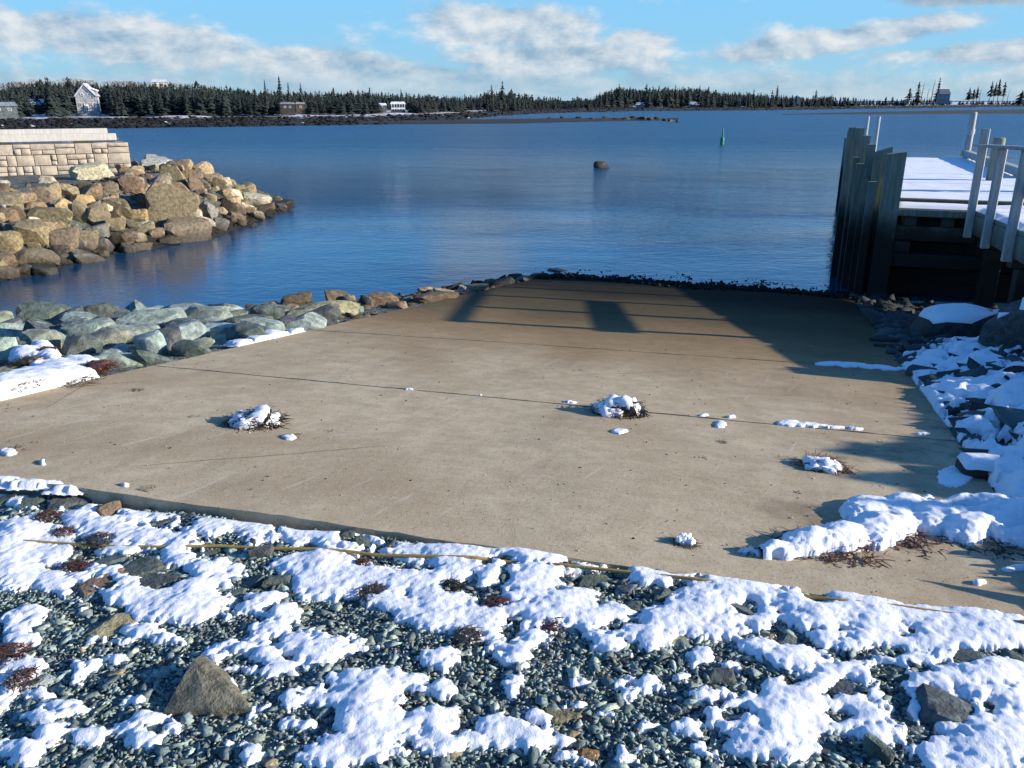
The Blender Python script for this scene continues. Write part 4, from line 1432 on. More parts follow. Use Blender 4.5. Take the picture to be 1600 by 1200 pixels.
def weed(px, py, wpx, cname, label, Hk=0.5, n=60, surf=on_ramp, name="seaweed_clump", snow=False, dense=2.0, solid=True):
    p = surf(px, py)
    dist = np.linalg.norm(p - CAM)
    R = wpx / F * dist / 2
    m = weed_mesh(int(px * 3 + py), R, R * Hk, int(n * dense), min(max(0.0025, R * 0.03), 0.005), min(R * 0.6, 0.075))
    if Hk > 0.3 and solid:
        V, Fc = rock_shape(int(px + py), 3, 8, (0.6, 0.95), 0.34, 6.0)
        V = V * np.array([R * 0.66, R * 0.56, R * Hk * 0.95])
        m.add(V, Fc)
    o = m.build(name, M_WEED, None, p, color=WEEDC[cname])
    thing(o, label, 'seaweed', 'seaweed washed up round the ramp')
    if snow:
        rr = random.Random(int(px))
        VV, FF, off_ = [], [], 0
        for lobe in range(9):
            V, Fc = rock_shape(int(px + py) + lobe, 3, 8, (0.6, 0.95), 0.36, 5.0)
            a_, d_ = rr.uniform(0, 6.28), (0 if lobe == 0 else R * rr.uniform(0.35, 0.72))
            sz_ = R * (0.62 if lobe == 0 else rr.uniform(0.28, 0.5))
            hz = R * Hk * (1.02 if lobe == 0 else rr.uniform(0.35, 0.75))
            V = V * np.array([sz_, sz_ * 0.85, hz])
            Vn = V / R
            V = V + np.array([d_ * math.cos(a_), d_ * math.sin(a_) * 0.8, 0])
            okv = V[:, 2] > hz * (snow - 0.8 * n3(Vn, 3.5, 5 + lobe) - 0.5 * n3(Vn, 9.0, 3))
            V[:, 2] += np.where(okv, 0.012, -0.02) + 0.016 * n3(Vn, 6.0, 9)
            Fk = Fc[okv[Fc].any(1)]
            VV.append(V)
            FF.append(Fk + off_)
            off_ += len(V)
        VV, FF = np.vstack(VV), np.vstack(FF)
        used = np.unique(FF)
        mp = np.zeros(len(VV), int)
        mp[used] = np.arange(len(used))
        link("snow_cap", mesh_from("snow_cap", VV[used], mp[FF], M_SNOW, True), o)
    return o


weed(966, 645, 84, 'black-brown', "domed snow-capped clump of black seaweed on the middle joint of the ramp", 0.62, 300, snow=0.30)
weed(396, 663, 84, 'black-brown', "ragged snow-covered heap of seaweed on the left of the ramp", 0.5, 300, snow=-0.05)
weed(1285, 731, 70, 'red-brown', "flat snow-covered clump of seaweed near the right edge of the ramp", 0.36, 200, snow=-0.1)
weed(452, 684, 30, 'black-brown', "small tail of weed and snow trailing off the left heap", 0.15, 24)
weed(966, 676, 26, 'brown', "small snowy scrap just below the domed clump", 0.15, 20)
weed(1126, 664, 22, 'brown', "small snowy scrap right of the domed clump", 0.15, 20)
weed(1068, 848, 38, 'brown', "brown tuft of weed with a lick of snow near the near edge", 0.3, 60, snow=0.5)
weed(1172, 862, 34, 'brown', "thin weed at the tip of the thick snow ridge", 0.12, 26)
weed(13, 707, 34, 'black-brown', "snow-flecked weed scrap at the far left of the ramp", 0.18, 34)
weed(64, 723, 14, 'brown', "tiny weed scrap right of the one at far left", 0.1, 10)
weed(229, 764, 24, 'straw', "straw-coloured wisp by the left kerb of the ramp", 0.15, 26)
weed(210, 611, 22, 'black-brown', "dark scrap of weed alone above the left heap", 0.1, 20)
weed(909, 579, 12, 'black-brown', "lone dark leaf of weed in the upper middle of the ramp", 0.1, 6)
weed(1128, 691, 18, 'black-brown', "loose dark scraps below the right-hand snowy scrap", 0.05, 14)
weed(1100, 716, 14, 'black-brown', "specks of weed left of the flat snow-covered clump", 0.05, 8)
weed(1245, 770, 14, 'black-brown', "specks of weed between the flat clump and the snow ridge", 0.05, 8)
weed(300, 652, 14, 'brown', "speck of weed at the shadow of the left heap", 0.05, 6)
weed(515, 674, 12, 'brown', "speck of weed right of the left heap's tail", 0.05, 6)
weed(1375, 690, 14, 'black-brown', "speck of weed by the right end of the upper joint", 0.05, 8)
weed(1290, 868, 150, 'red-brown', "red-brown fringe of weed under the near lip of the snow ridge", 0.04, 150)
weed(1400, 850, 120, 'red-brown', "red-brown weed under the bend of the snow ridge", 0.04, 110)
weed(1540, 855, 120, 'black-brown', "dark weed fringe under the right end of the snow ridge", 0.04, 90)
weed(150, 577, 52, 'red-brown', "heap of red-brown dead weed at the end of the left bank snow", 0.45, 260, surf=lambda a, b: on_ground(a, b, 0.08))
weed(42, 568, 46, 'brown', "brown weed sticking through the left bank snow", 0.4, 160, surf=lambda a, b: on_ground(a, b, 0.08))
weed(74, 548, 30, 'red-brown', "red-brown twist of weed between the left bank blocks", 0.4, 90, surf=lambda a, b: on_ground(a, b, 0.10))
weed(110, 597, 60, 'brown', "weed fringe where the left bank snow meets the ramp", 0.1, 90, surf=lambda a, b: on_ground(a, b, 0.06))
weed(40, 602, 50, 'brown', "weed scraps scattered on the left bank snow", 0.2, 50, surf=lambda a, b: on_ground(a, b, 0.12))
for px, py, w, c, lab in ((72, 808, 30, 'red-brown', "red-brown weed tuft in the snow below the left kerb"), (98, 832, 26, 'red-brown', "red-brown weed tuft just above the yellow rope at left"),
                          (116, 886, 34, 'red-brown', "red-brown weed tuft below the yellow rope at left"), (12, 1022, 44, 'red-brown', "red-brown weed patch at the left edge of the gravel"),
                          (35, 1062, 40, 'red-brown', "red-brown weed beside the lower left snow"), (583, 928, 44, 'brown', "dark driftwood-like weed in a hollow of the snow, left of centre"),
                          (705, 917, 34, 'black-brown', "dark weed in the hollow of the middle snow band"), (776, 945, 40, 'red-brown', "red-brown weed streak in the middle snow band"),
                          (860, 975, 40, 'red-brown', "red-brown weed under the lip of the middle snow band"), (565, 880, 20, 'red-brown', "red-brown weed fleck near the rope, left of centre"),
                          (615, 1104, 30, 'red-brown', "red-brown weed in the lower middle snow"), (730, 995, 40, 'brown', "brown weed fringe under the middle snow band"), (155, 845, 40, 'brown', "brown weed strands along the yellow rope at left")):
    weed(px, py, w, c, lab, 0.4, 90, surf=lambda a, b: on_ground(a, b, 0.02), solid=False)

# loose grit and crumbs of weed scattered on the concrete
_r = np.random.default_rng(77)
_s, _t = _r.uniform(0.15, 8.0, 1300), _r.uniform(TL + 0.05, TR - 0.05, 1300)
_s = _s * (0.35 + 0.65 * _r.random(1300))
_keep = _s > edge_s(_t) + 0.05
_s, _t = _s[_keep], _t[_keep]
_x, _y = xy_of(_s, _t)
_pal = np.array([(0.05, 0.042, 0.03), (0.10, 0.11, 0.10), (0.40, 0.36, 0.28), (0.03, 0.025, 0.018)])
stones_object("grit", np.stack([_x, _y, ramp_z(_s) + 0.003], 1), 0.004 + 0.011 * _r.random(len(_s)) ** 3, _pal[_r.integers(0, 4, len(_s))], "grit and crumbs of weed scattered over the concrete ramp", seed=7, flat=0.5, tilt=0.2)

# yellow rope along the kerb
RP = [(-40, 842), (0, 844), (90, 848), (160, 853), (250, 856), (340, 853), (430, 856), (500, 859), (550, 863), (590, 866), (660, 869), (740, 872), (775, 875), (830, 880), (880, 884), (930, 888), (1010, 896), (1090, 906),
      (1150, 915), (1225, 926), (1310, 938), (1400, 948), (1480, 957), (1580, 971), (1600, 974), (1640, 980)]
pts = []
for q, (a, b) in enumerate(RP):
    p = on_ground(a, b, 0.024)
    pts.append((p[0], p[1], p[2] + 0.004 * math.sin(q * 1.9)))
fine = []
for i in range(len(pts) - 1):
    for q in range(4):
        w = q / 4
        fine.append(tuple(pts[i][c] * (1 - w) + pts[i + 1][c] * w for c in range(3)))
fine.append(pts[-1])
thing(MB().tube(fine, 0.0065, 8).build("rope", M_ROPE, smooth=True), "ochre yellow rope half buried in snow along the near edge of the ramp", 'rope')

# rockweed on the ramp foot and the dark wet stones there
def foot_test(x, y):
    s, t = st_of(x, y)
    return (t > TL - 0.6) & (t < 6.5) & (s > 12.0 + 0.25 * np.sin(t * 2.1)) & (s < 13.7 + 0.25 * np.sin(t * 3.7) + 0.15 * np.sin(t * 9.1))


x, y, r = scatter(26000, (-2, 13, 12, 20), foot_test, 21)
n = len(x)
s_, t_ = st_of(x, y)
zb = np.where((t_ > TL) & (t_ < TR), ramp_z(s_), gz(x, y))
cols = np.array([(0.014, 0.012, 0.009)]) * r.uniform(0.4, 2.0, n)[:, None]
cols[r.random(n) > 0.992] = (0.20, 0.17, 0.12)
stones_object("rockweed", np.stack([x, y, np.maximum(zb, -0.03) + 0.005 + 0.04 * np.abs(fbm(x, y, 1.5, 3))], 1), r.uniform(0.03, 0.10, n), cols, "black rockweed and wet stones across the foot of the ramp", seed=21, flat=0.5, tilt=0.7)
x, y, r = scatter(2600, (3, 12, 10, 16), lambda x, y: (lambda s, t: (t > TR) & (t < 7.5) & (s > 10.2) & (s < 12.6))(*st_of(x, y)), 22)
n = len(x)
pal = np.array([(0.20, 0.17, 0.10), (0.05, 0.042, 0.03), (0.03, 0.027, 0.02), (0.11, 0.09, 0.05), (0.36, 0.33, 0.26)])
cols = pal[r.choice(5, n, p=[0.12, 0.35, 0.35, 0.15, 0.03])]
stones_object("pebbles", np.stack([x, y, gz(x, y) + 0.02], 1), r.uniform(0.05, 0.16, n), cols, "wet pebbles and shells on the mud at the foot of the wharf", seed=22, flat=0.7)

# ------------------------------------------------------------------ wharf
DZ = 1.55
wharf = empty("wharf", (*xy_of(0, 0), 0), -math.atan2(RS[0], RS[1]))     # local x = t, y = s, z = height
thing(wharf, "weathered timber wharf with snow on its deck, running out beside the ramp", 'wharf')


def beam(name, x0, x1, y0, y1, z0, z1, mat=M_WOOD, bev=0.012, jig=0.006):
    m = MB().box(x0, x1, y0, y1, z0, z1, bev, jig)
    m.V = [(v[0], v[1], v[2] + 0.036 * max(0.0, S0 - 0.08 - v[1])) for v in m.V]     # the approach climbs towards the shore
    return m.build(name, mat, wharf)


T0, T1, T2 = 2.42, 3.66, 5.75
S0, S1 = 12.95, 26.5
# deck planks across the wharf, then across the approach
ss_ = S0
while ss_ < S1:
    beam("deck_plank", T0, T2, ss_, ss_ + 0.19, DZ - 0.05, DZ, M_WOOD, 0.006, 0.003)
    ss_ += 0.2
ss_ = S0 - 0.2
while ss_ > 5.2:
    beam("deck_plank", T1, T2, ss_, ss_ + 0.19, DZ - 0.05, DZ, M_WOOD, 0.006, 0.003)
    ss_ -= 0.2
# beams under the near end
beam("fascia_beam", T0 - 0.05, T1 + 0.02, S0 - 0.07, S0 - 0.003, DZ - 0.13, DZ - 0.01)
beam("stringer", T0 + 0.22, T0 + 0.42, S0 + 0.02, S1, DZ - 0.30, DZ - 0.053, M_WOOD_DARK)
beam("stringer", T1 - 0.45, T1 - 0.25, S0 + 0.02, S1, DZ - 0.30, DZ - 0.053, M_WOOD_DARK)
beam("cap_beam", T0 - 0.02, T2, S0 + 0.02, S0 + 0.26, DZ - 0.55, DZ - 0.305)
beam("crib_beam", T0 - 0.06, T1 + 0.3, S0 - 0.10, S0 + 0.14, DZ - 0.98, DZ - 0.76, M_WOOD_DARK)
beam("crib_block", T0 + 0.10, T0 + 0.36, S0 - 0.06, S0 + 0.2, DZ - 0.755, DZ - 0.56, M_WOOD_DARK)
for q in range(8):  # timber rows added behind to keep the gap under the deck dark
    beam("crib_fill", T0 + 0.12, T2, S0 + 0.45, S0 + 0.68, -0.25 + q * 0.24, -0.25 + q * 0.24 + 0.225, M_WOOD_DARK)
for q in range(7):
    beam("crib_fill", T0 + 0.02, T0 + 0.24, S0 + 0.72, S1, -0.5 + q * 0.26, -0.5 + q * 0.26 + 0.245, M_WOOD_DARK)
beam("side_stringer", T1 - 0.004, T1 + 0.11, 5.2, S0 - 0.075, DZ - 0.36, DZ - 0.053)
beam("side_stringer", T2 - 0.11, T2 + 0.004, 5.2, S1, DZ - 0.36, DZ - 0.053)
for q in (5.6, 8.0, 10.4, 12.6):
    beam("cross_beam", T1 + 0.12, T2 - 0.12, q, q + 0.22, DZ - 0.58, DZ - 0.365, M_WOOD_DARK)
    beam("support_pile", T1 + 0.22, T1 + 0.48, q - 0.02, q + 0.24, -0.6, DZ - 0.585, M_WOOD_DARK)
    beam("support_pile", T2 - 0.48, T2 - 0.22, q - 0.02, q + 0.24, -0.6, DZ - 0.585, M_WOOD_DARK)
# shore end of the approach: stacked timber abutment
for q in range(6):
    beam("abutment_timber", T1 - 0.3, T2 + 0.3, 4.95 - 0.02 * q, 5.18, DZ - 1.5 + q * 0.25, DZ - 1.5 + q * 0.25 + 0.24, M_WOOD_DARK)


def post(px_top, py_top, wpx, s, z0, name="fender_post", thick=0.13, mat=M_WOOD, chamfer=0.0, extra_t=0.0):
    """upright plank whose top shows at this pixel, standing at distance s along the wharf"""
    r = ray(px_top, py_top)
    # along the ray find the point with this s
    kk = (s - st_of(0, 0)[0]) / (r[0] * RS[0] + r[1] * RS[1])
    P = CAM + r * kk
    _, t = st_of(P[0], P[1])
    t += extra_t
    W = wpx / F * kk * 1.0
    z1 = P[2]
    V = [(t - W / 2, s, z0), (t + W / 2, s, z0), (t + W / 2, s + thick, z0), (t - W / 2, s + thick, z0),
         (t - W / 2, s, z1 - chamfer), (t + W / 2, s, z1), (t + W / 2, s + thick, z1), (t - W / 2, s + thick, z1 - chamfer)]
    m = MB().add(V, [(3, 2, 1, 0), (0, 1, 5, 4), (1, 2, 6, 5), (2, 3, 7, 6), (3, 0, 4, 7), (4, 5, 6, 7)])
    return m.build(name, mat, wharf)


post(1403, 237, 27, 12.80, -0.4, chamfer=0.045, thick=0.24)
post(1382, 230, 25, 13.15, -0.4, chamfer=0.09, thick=0.20)
post(1362, 226, 13, 13.45, -0.4, thick=0.16)
post(1373, 246, 14, 13.32, -0.4, thick=0.14)
post(1355, 212, 11, 13.85, -0.5, thick=0.22)
post(1345, 200, 12, 14.25, -0.5, thick=0.22)
post(1334, 199, 13, 14.6, -0.5, thick=0.25)
post(1339, 246, 10, 14.0, -0.5, thick=0.15)
post(1345, 256, 11, 13.55, -0.5, thick=0.15)
post(1353, 278, 9, 13.3, -0.5, thick=0.12)
post(1364, 284, 12, 13.0, -0.5, thick=0.14)
for q in range(8):
    MB().box(T0 - 0.34, T0 - 0.10, 15.5 + q * 1.5, 15.74 + q * 1.5, -0.9, 2.25 + 0.2 * math.sin(q * 2.3), 0.02).build("fender_post", M_WOOD, wharf)
# two galvanised ladder rods
for px_, py_, s_q in ((1357, 182, 14.0), (1374, 182, 13.5)):
    r = ray(px_, py_)
    kk = (s_q - st_of(0, 0)[0]) / (r[0] * RS[0] + r[1] * RS[1])
    P = CAM + r * kk
    _, t = st_of(P[0], P[1])
    MB().tube([(t, s_q, 1.2), (t, s_q, P[2])], 0.024, 8).build("ladder_rail", M_METAL, wharf, smooth=True)
# handrail of the approach, on its ramp side
RZ = DZ + 1.06
for q in (12.75, 11.3, 9.85, 8.4, 6.95):
    top = RZ + (0.28 if q > 12 else 0.0)
    beam("rail_post", T1 - 0.125, T1 - 0.008, q - 0.055, q + 0.055, DZ - 0.42, top - 0.046, M_WOOD_GREY)
beam("top_rail", T1 - 0.19, T1 + 0.01, 6.85, 12.95, RZ - 0.044, RZ, M_WOOD_GREY)
beam("middle_rail", T1 - 0.005, T1 + 0.045, 6.8, 9.9, DZ + 0.42, DZ + 0.58, M_WOOD_GREY)
# kerb timber and piles on the far side of the deck
beam("kerb_timber", T2 - 0.22, T2 - 0.02, 19.2, S1 + 0.4, DZ + 0.10, DZ + 0.28, M_WOOD_GREY)
for q in (19.4, 22.8, 26.2):
    beam("kerb_block", T2 - 0.2, T2 - 0.04, q, q + 0.3, DZ + 0.003, DZ + 0.097, M_WOOD_GREY)


def pile_at(px_top, py_top, wpx, s, name="mooring_pile", mat=M_WOOD):
    r = ray(px_top, py_top)
    kk = (s - st_of(0, 0)[0]) / (r[0] * RS[0] + r[1] * RS[1])
    P = CAM + r * kk
    _, t = st_of(P[0], P[1])
    R = wpx / F * kk / 2
    return MB().tube([(t, s, -1), (t, s, P[2] - 0.02), (t, s, P[2])], [R * 1.05, R, R * 0.8], 10).build(name, mat, wharf, smooth=True), t, P[2], R


o, t, zt, R = pile_at(1522, 175, 10, 26.7, mat=M_WOOD_GREY)
coil = MB()
for q in range(3):
    coil.tube([(t + (R + 0.012) * math.cos(a), 26.7 + (R + 0.012) * math.sin(a), zt - 0.5 - q * 0.05 + 0.05 * math.sin(a)) for a in np.linspace(0, 6.283, 13)], 0.014, 5, False)
coil.tube([(t - R, 26.7 - R, zt - 0.55), (t - R - 0.12, 26.6, zt - 1.1), (t - R - 0.1, 26.5, DZ + 0.1)], 0.012, 5)
thing(coil.build("rope", mat_flat("pale_rope", (0.5, 0.5, 0.47), (0.65, 0.65, 0.6), 50), wharf and None, xy_of(0, 0) + (0,), (0, 0, -math.atan2(RS[0], RS[1]))), "pale rope looped round the farthest wharf pile", 'rope')
pile_at(1562, 215, 18, 18.5)
pile_at(1640, 232, 22, 16.0)


# deck snow: blankets split by the lines where the boards show through
def deck_snow(s0, s1, t0, t1):
    ns_, nt_ = max(4, int((s1 - s0) / 0.08)), max(8, int((t1 - t0) / 0.08))
    S = np.linspace(s0, s1, ns_)
    T = np.linspace(t0, t1, nt_)
    Tg, Sg = np.meshgrid(T, S)
    e = np.minimum(np.minimum(Tg - t0, t1 - Tg), np.minimum(Sg - s0, s1 - Sg) * 6)
    es = np.minimum(Sg - s0, s1 - Sg)
    Zg = DZ + 0.004 + 0.055 * np.clip(np.minimum(e / 0.07, np.maximum(es, 0) / 0.012 + (es < 0) * 0), 0, 1) ** 0.5 * np.clip(np.minimum(Tg - t0, t1 - Tg) / 0.05, 0, 1) ** 0.5 + fbm(Tg, Sg, 3, 3) * 0.012 * (e > 0.02)
    Tg = Tg + np.where(e < 0.01, fbm(Tg, Sg, 8, 2) * 0.03, 0)
    V = np.stack([Tg.ravel(), Sg.ravel(), Zg.ravel()], 1)
    i = (np.arange(ns_ - 1)[:, None] * nt_ + np.arange(nt_ - 1)[None]).ravel()
    return V, np.stack([i, i + 1, i + 1 + nt_, i + nt_], 1)


m = MB()
for a, b in ((12.92, 14.0), (14.014, 15.4), (15.416, 17.3), (17.32, 20.0), (20.025, 24.6), (24.63, S1)):
    m.add(*deck_snow(a, b, T0 + 0.02, T2 - 0.03))
for a, b in ((5.2, 6.6), (6.62, 8.8), (8.82, 10.6), (10.62, 12.0), (12.02, 12.9)):
    m.add(*deck_snow(a, b, T1 + 0.03, T2 - 0.03))
m.V = [(v[0], v[1], v[2] + 0.036 * max(0.0, S0 - 0.08 - v[1])) for v in m.V]
kind(m.build("snow", M_SNOW, None, (*xy_of(0, 0), 0), (0, 0, -math.atan2(RS[0], RS[1])), smooth=True), 'stuff', "smooth snow lying on the wharf deck")

# ------------------------------------------------------------------ quay of moulded block behind the breakwater
WB = on_ground(200, 268)
WD = math.hypot(WB[0], WB[1])
corner = at_dist(200, 222, WD)
left = at_dist(0, 226, 1.0)
ztop = corner[2]
kk = (ztop - EYE) / ray(0, 226)[2]
leftp = CAM + ray(0, 226) * kk
wdir = (leftp - corner)[:2]
wlen1 = np.linalg.norm(wdir)
wdir = wdir / wlen1
print('quay corner', corner, 'left', leftp, 'wall base', WB)
quay = empty("quay_wall", (corner[0], corner[1], 0), math.atan2(wdir[1], wdir[0]))   # local x runs left along the face
thing(quay, "tan quay wall of moulded stone-pattern blocks behind the breakwater boulders", 'wall')
# face towards the camera: local +y or -y
ang = math.atan2(wdir[1], wdir[0])
ny = np.array([-math.sin(ang), math.cos(ang)])
FS = 1.0 if np.dot(ny, -corner[:2]) > 0 else -1.0
zb, LQ = WB[2] - 0.35, wlen1 + 4.0
hq = ztop - zb
r = random.Random(4)


def block(x0, x1, z0, z1):
    g = r.uniform(0.007, 0.012)
    x0, x1, z0, z1 = x0 + g, x1 - g, z0 + g, z1 - g
    d = r.uniform(0.03, 0.06)
    nx, nz = 5, 4
    V, Fc = [], []
    for j in range(nz):
        for i in range(nx):
            ex = min(i, nx - 1 - i) == 0
            ez = min(j, nz - 1 - j) == 0
            y = d * (0.35 if (ex or ez) else 1.0) + r.uniform(-0.008, 0.008)
            V.append((x0 + (x1 - x0) * i / (nx - 1), FS * y, z0 + (z1 - z0) * j / (nz - 1)))
    for j in range(nz - 1):
        for i in range(nx - 1):
            q = j * nx + i
            Fc.append((q, q + 1, q + 1 + nx, q + nx))
    ring = list(range(nx)) + [j * nx + nx - 1 for j in range(1, nz)] + [(nz - 1) * nx + i for i in range(nx - 2, -1, -1)] + [j * nx for j in range(nz - 2, 0, -1)]
    b = len(V)
    for q in ring:
        V.append((V[q][0], -FS * 0.02, V[q][2]))
    for q in range(len(ring)):
        Fc.append((ring[q], ring[(q + 1) % len(ring)], b + (q + 1) % len(ring), b + q))
    MB().add(V, Fc).build("wall_block", M_BLOCK, quay, smooth=True, sharp=35)


x = 0.0
col_i = 0
rows = 4
rh = hq / rows
for row in range(rows):
    x = 0.0
    while x < LQ:
        w = r.uniform(0.34, 0.62)
        z0, z1 = zb + row * rh, zb + (row + 1) * rh
        mid = z0 + rh * r.uniform(0.4, 0.6)
        mode = r.random()
        if mode < 0.25:
            block(x, x + w, z0, z1)
        elif mode < 0.55:
            block(x, x + w, z0, mid)
            block(x, x + w, mid, z1)
        elif mode < 0.8:
            xm = x + w * r.uniform(0.4, 0.6)
            block(x, xm, z0, mid)
            block(xm, x + w, z0, mid)
            block(x, x + w, mid, z1)
        else:
            xm = x + w * r.uniform(0.35, 0.65)
            block(x, xm, z0, z1)
            block(xm, x + w, z0, mid)
            block(xm, x + w, mid, z1)
        x += w
y0, y1 = (-6.0, -0.03) if FS > 0 else (0.03, 6.0)
MB().box(0.02, LQ, y0, y1, zb - 0.3, ztop - 0.05).build("wall_core", M_GROUND, quay)
ys_ = (-0.42, -0.14) if FS > 0 else (0.14, 0.42)
tb = at_dist(182, 212, WD)
MB().box(0.28, LQ, ys_[0], ys_[1], ztop + 0.05, ztop + 0.24, 0.012).build("curb_timber", M_WOOD_PALE, quay)
for q in (0.9, 3.0, 5.1, 7.2):
    if q < LQ:
        MB().box(q, q + 0.5, ys_[0] + 0.02, ys_[1] - 0.02, ztop - 0.05, ztop + 0.047).build("spacer_block", M_WOOD_DARK, quay)
yb_ = (-5.6, -5.3) if FS > 0 else (5.3, 5.6)
MB().box(0.3, LQ, yb_[0], yb_[1], ztop + 0.05, ztop + 0.24, 0.012).build("curb_timber", M_WOOD_PALE, quay)
V, Fc = grid(np.linspace(0.04, LQ, 40), np.linspace(min(y0, y1) + 0.1, max(y0, y1) - 0.02, 40), lambda x, y: ztop - 0.062 + fbm(x, y, 1.4, 3) * 0.09)
so = link("snow", mesh_from("snow", V, Fc, M_SNOW, True), None, (corner[0], corner[1], 0), (0, 0, ang))
kind(so, 'stuff', "thin snow on top of the quay behind its timber kerb")

# ------------------------------------------------------------------ things on the water
p = onz(943, 262)
V, Fc = rock_shape(77, 3, 9, (0.6, 0.95), 0.16, 4.0)
V = V * np.array([0.52, 0.42, 0.30])
o = link("boulder", mesh_from("boulder", V, Fc, M_ROCK, True, 35), None, p + np.array([0, 0.2, 0.0]), (0.05, 0.1, 0.4), (0.028, 0.024, 0.02))
thing(o, "lone dark rounded rock breaking the open water beyond the ramp", 'rock')
p = onz(1128, 226)
q = np.linalg.norm(p - CAM) / F
buoy = empty("channel_buoy", p)
thing(buoy, "slim green channel buoy floating upright in open water", 'buoy')
MB().lathe([(2.4 * q, -0.4), (2.9 * q, 0.0), (3.0 * q, 7 * q), (2.6 * q, 10 * q), (1.3 * q, 11 * q)], 14).build("float", M_GREEN, buoy, smooth=True)
MB().lathe([(1.25 * q, 11.02 * q), (1.0 * q, 19 * q), (0.7 * q, 22 * q), (0.2 * q, 23 * q)], 12).build("spar", M_GREEN, buoy, smooth=True)

# ------------------------------------------------------------------ far shore
def interp(pts, x):
    xs = [a for a, b in pts]
    ys = [b for a, b in pts]
    return np.interp(x, xs, ys)


SHORE = [(-500, 206), (0, 203), (400, 197.5), (600, 194.5), (700, 189), (780, 181), (850, 177), (1000, 173.6), (1200, 172.4), (1400, 169.5), (1600, 166.5), (2100, 165)]
PROF = [(0.97, -0.6), (1.0, 0.02), (1.10, 0.16), (1.22, 0.30), (1.34, 0.50), (1.50, 0.80), (1.75, 1.05), (2.3, 1.3), (3.2, 1.4), (3.6, -1.0)]
PROF_R = PROF


def shore_d(px):
    p = onz(px, interp(SHORE, px))
    return math.hypot(p[0], p[1])


def shore_z(px, D):
    kq = D / shore_d(px)
    return float(np.interp(kq, [a for a, b in PROF], [b for a, b in PROF]))


cols_px = np.arange(-500, 2101, 8)
V = []
for px in cols_px:
    D0 = shore_d(px)
    d = ray(px, HORIZON)
    u = d[:2] / math.hypot(d[0], d[1])
    for kq, z in PROF:
        jit = 1 + 0.02 * vnoise(np.array([px * 0.05]), np.array([kq * 5]))[0]
        P = u * D0 * kq * jit
        V.append((P[0], P[1], z * (0.85 + 0.5 * vnoise(np.array([px * 0.03 + 9]), np.array([kq * 3]))[0]) if z > 0 else z))
npf = len(PROF)
i = (np.arange(len(cols_px) - 1)[:, None] * npf + np.arange(npf - 1)[None]).ravel()
kind(link("far_shore", mesh_from("far_shore", np.array(V), np.stack([i, i + npf, i + 1 + npf, i + 1], 1), M_SHORE, True)), 'structure')


def bar(name, front, back, zmax, xs, lumps=0.25):
    V = []
    for px in xs:
        a = onz(px, interp(front, px))[:2]
        b = onz(px, interp(back, px))[:2]
        for q in np.linspace(0, 1, 9):
            P = a * (1 - q) + b * q
            z = zmax * math.sin(math.pi * q) ** 0.7 * (0.6 + lumps + 1.2 * lumps * fbm(np.array([px * 0.09]), np.array([q * 4]), 1, 3)[0]) - 0.05
            V.append((P[0], P[1], z))
    i = (np.arange(len(xs) - 1)[:, None] * 9 + np.arange(8)[None]).ravel()
    return kind(link(name, mesh_from(name, np.array(V), np.stack([i, i + 9, i + 10, i + 1], 1), M_SHORE, True)), 'structure')


bar("shingle_spit", [(560, 195), (800, 193.5), (950, 190), (1062, 187.2)], [(560, 190), (800, 185.5), (950, 184.5), (1062, 186.8)], 0.36, np.arange(560, 1063, 5))
bar("mud_bar", [(1222, 179.2), (1400, 179.0), (1700, 178.2), (2100, 178)], [(1222, 178.6), (1300, 176.0), (1450, 172.5), (1700, 169), (2100, 168)], 0.24, np.arange(1222, 2101, 8), 0.12)
_r = np.random.default_rng(55)
_pp, _sz = [], []
for _i in range(5200):
    _px = _r.uniform(-150, 1750)
    _k = 1.0 + 0.36 * _r.random() ** 1.3
    _D = shore_d(_px) * _k
    _u = ray(_px, HORIZON)[:2]
    _u = _u / np.linalg.norm(_u)
    _pp.append((*(_u * _D), shore_z(_px, _D)))
    _sz.append(_r.uniform(0.2, 0.8) * (1.0 if _r.random() > 0.08 else 1.8))
_c = np.array([(0.010, 0.0095, 0.009)]) * _r.uniform(0.4, 2.0, len(_pp))[:, None]
_c[_r.random(len(_pp)) > 0.992] = (0.30, 0.31, 0.33)
stones_object("shore_rocks", _pp, np.array(_sz), _c, "dark weedy rocks strewn along the far shore", seed=9, flat=0.6, tilt=0.3)
recs = []
for q, (px, py, w) in enumerate(((905, 183, 12), (925, 184, 10), (945, 183, 14), (962, 184, 9), (978, 184, 13), (990, 183, 15), (1003, 184, 16), (1015, 184, 11), (1027, 183.5, 13), (1038, 185, 8), (1047, 186, 9), (1058, 186.8, 7), (880, 183, 12), (858, 183, 10))):
    p = onz(px, py + 4)
    dist = np.linalg.norm(p - CAM)
    V, Fc = rock_shape(300 + q, 2, 8, (0.5, 0.9), 0.12)
    V = V * np.array([w, w * 0.8, w * 0.55]) / F * dist / 2
    o = link("boulder", mesh_from("boulder", V, Fc, M_ROCK, True, 35), None, p + np.array([0, 0, 0.15]), (0, 0, q), (0.05, 0.042, 0.03))
    thing(o, '', 'boulder', 'boulders on the far spit')
    recs.append((o, px, 'dark', 'boulder', "on the long spit across the water"))
label_rows(recs)


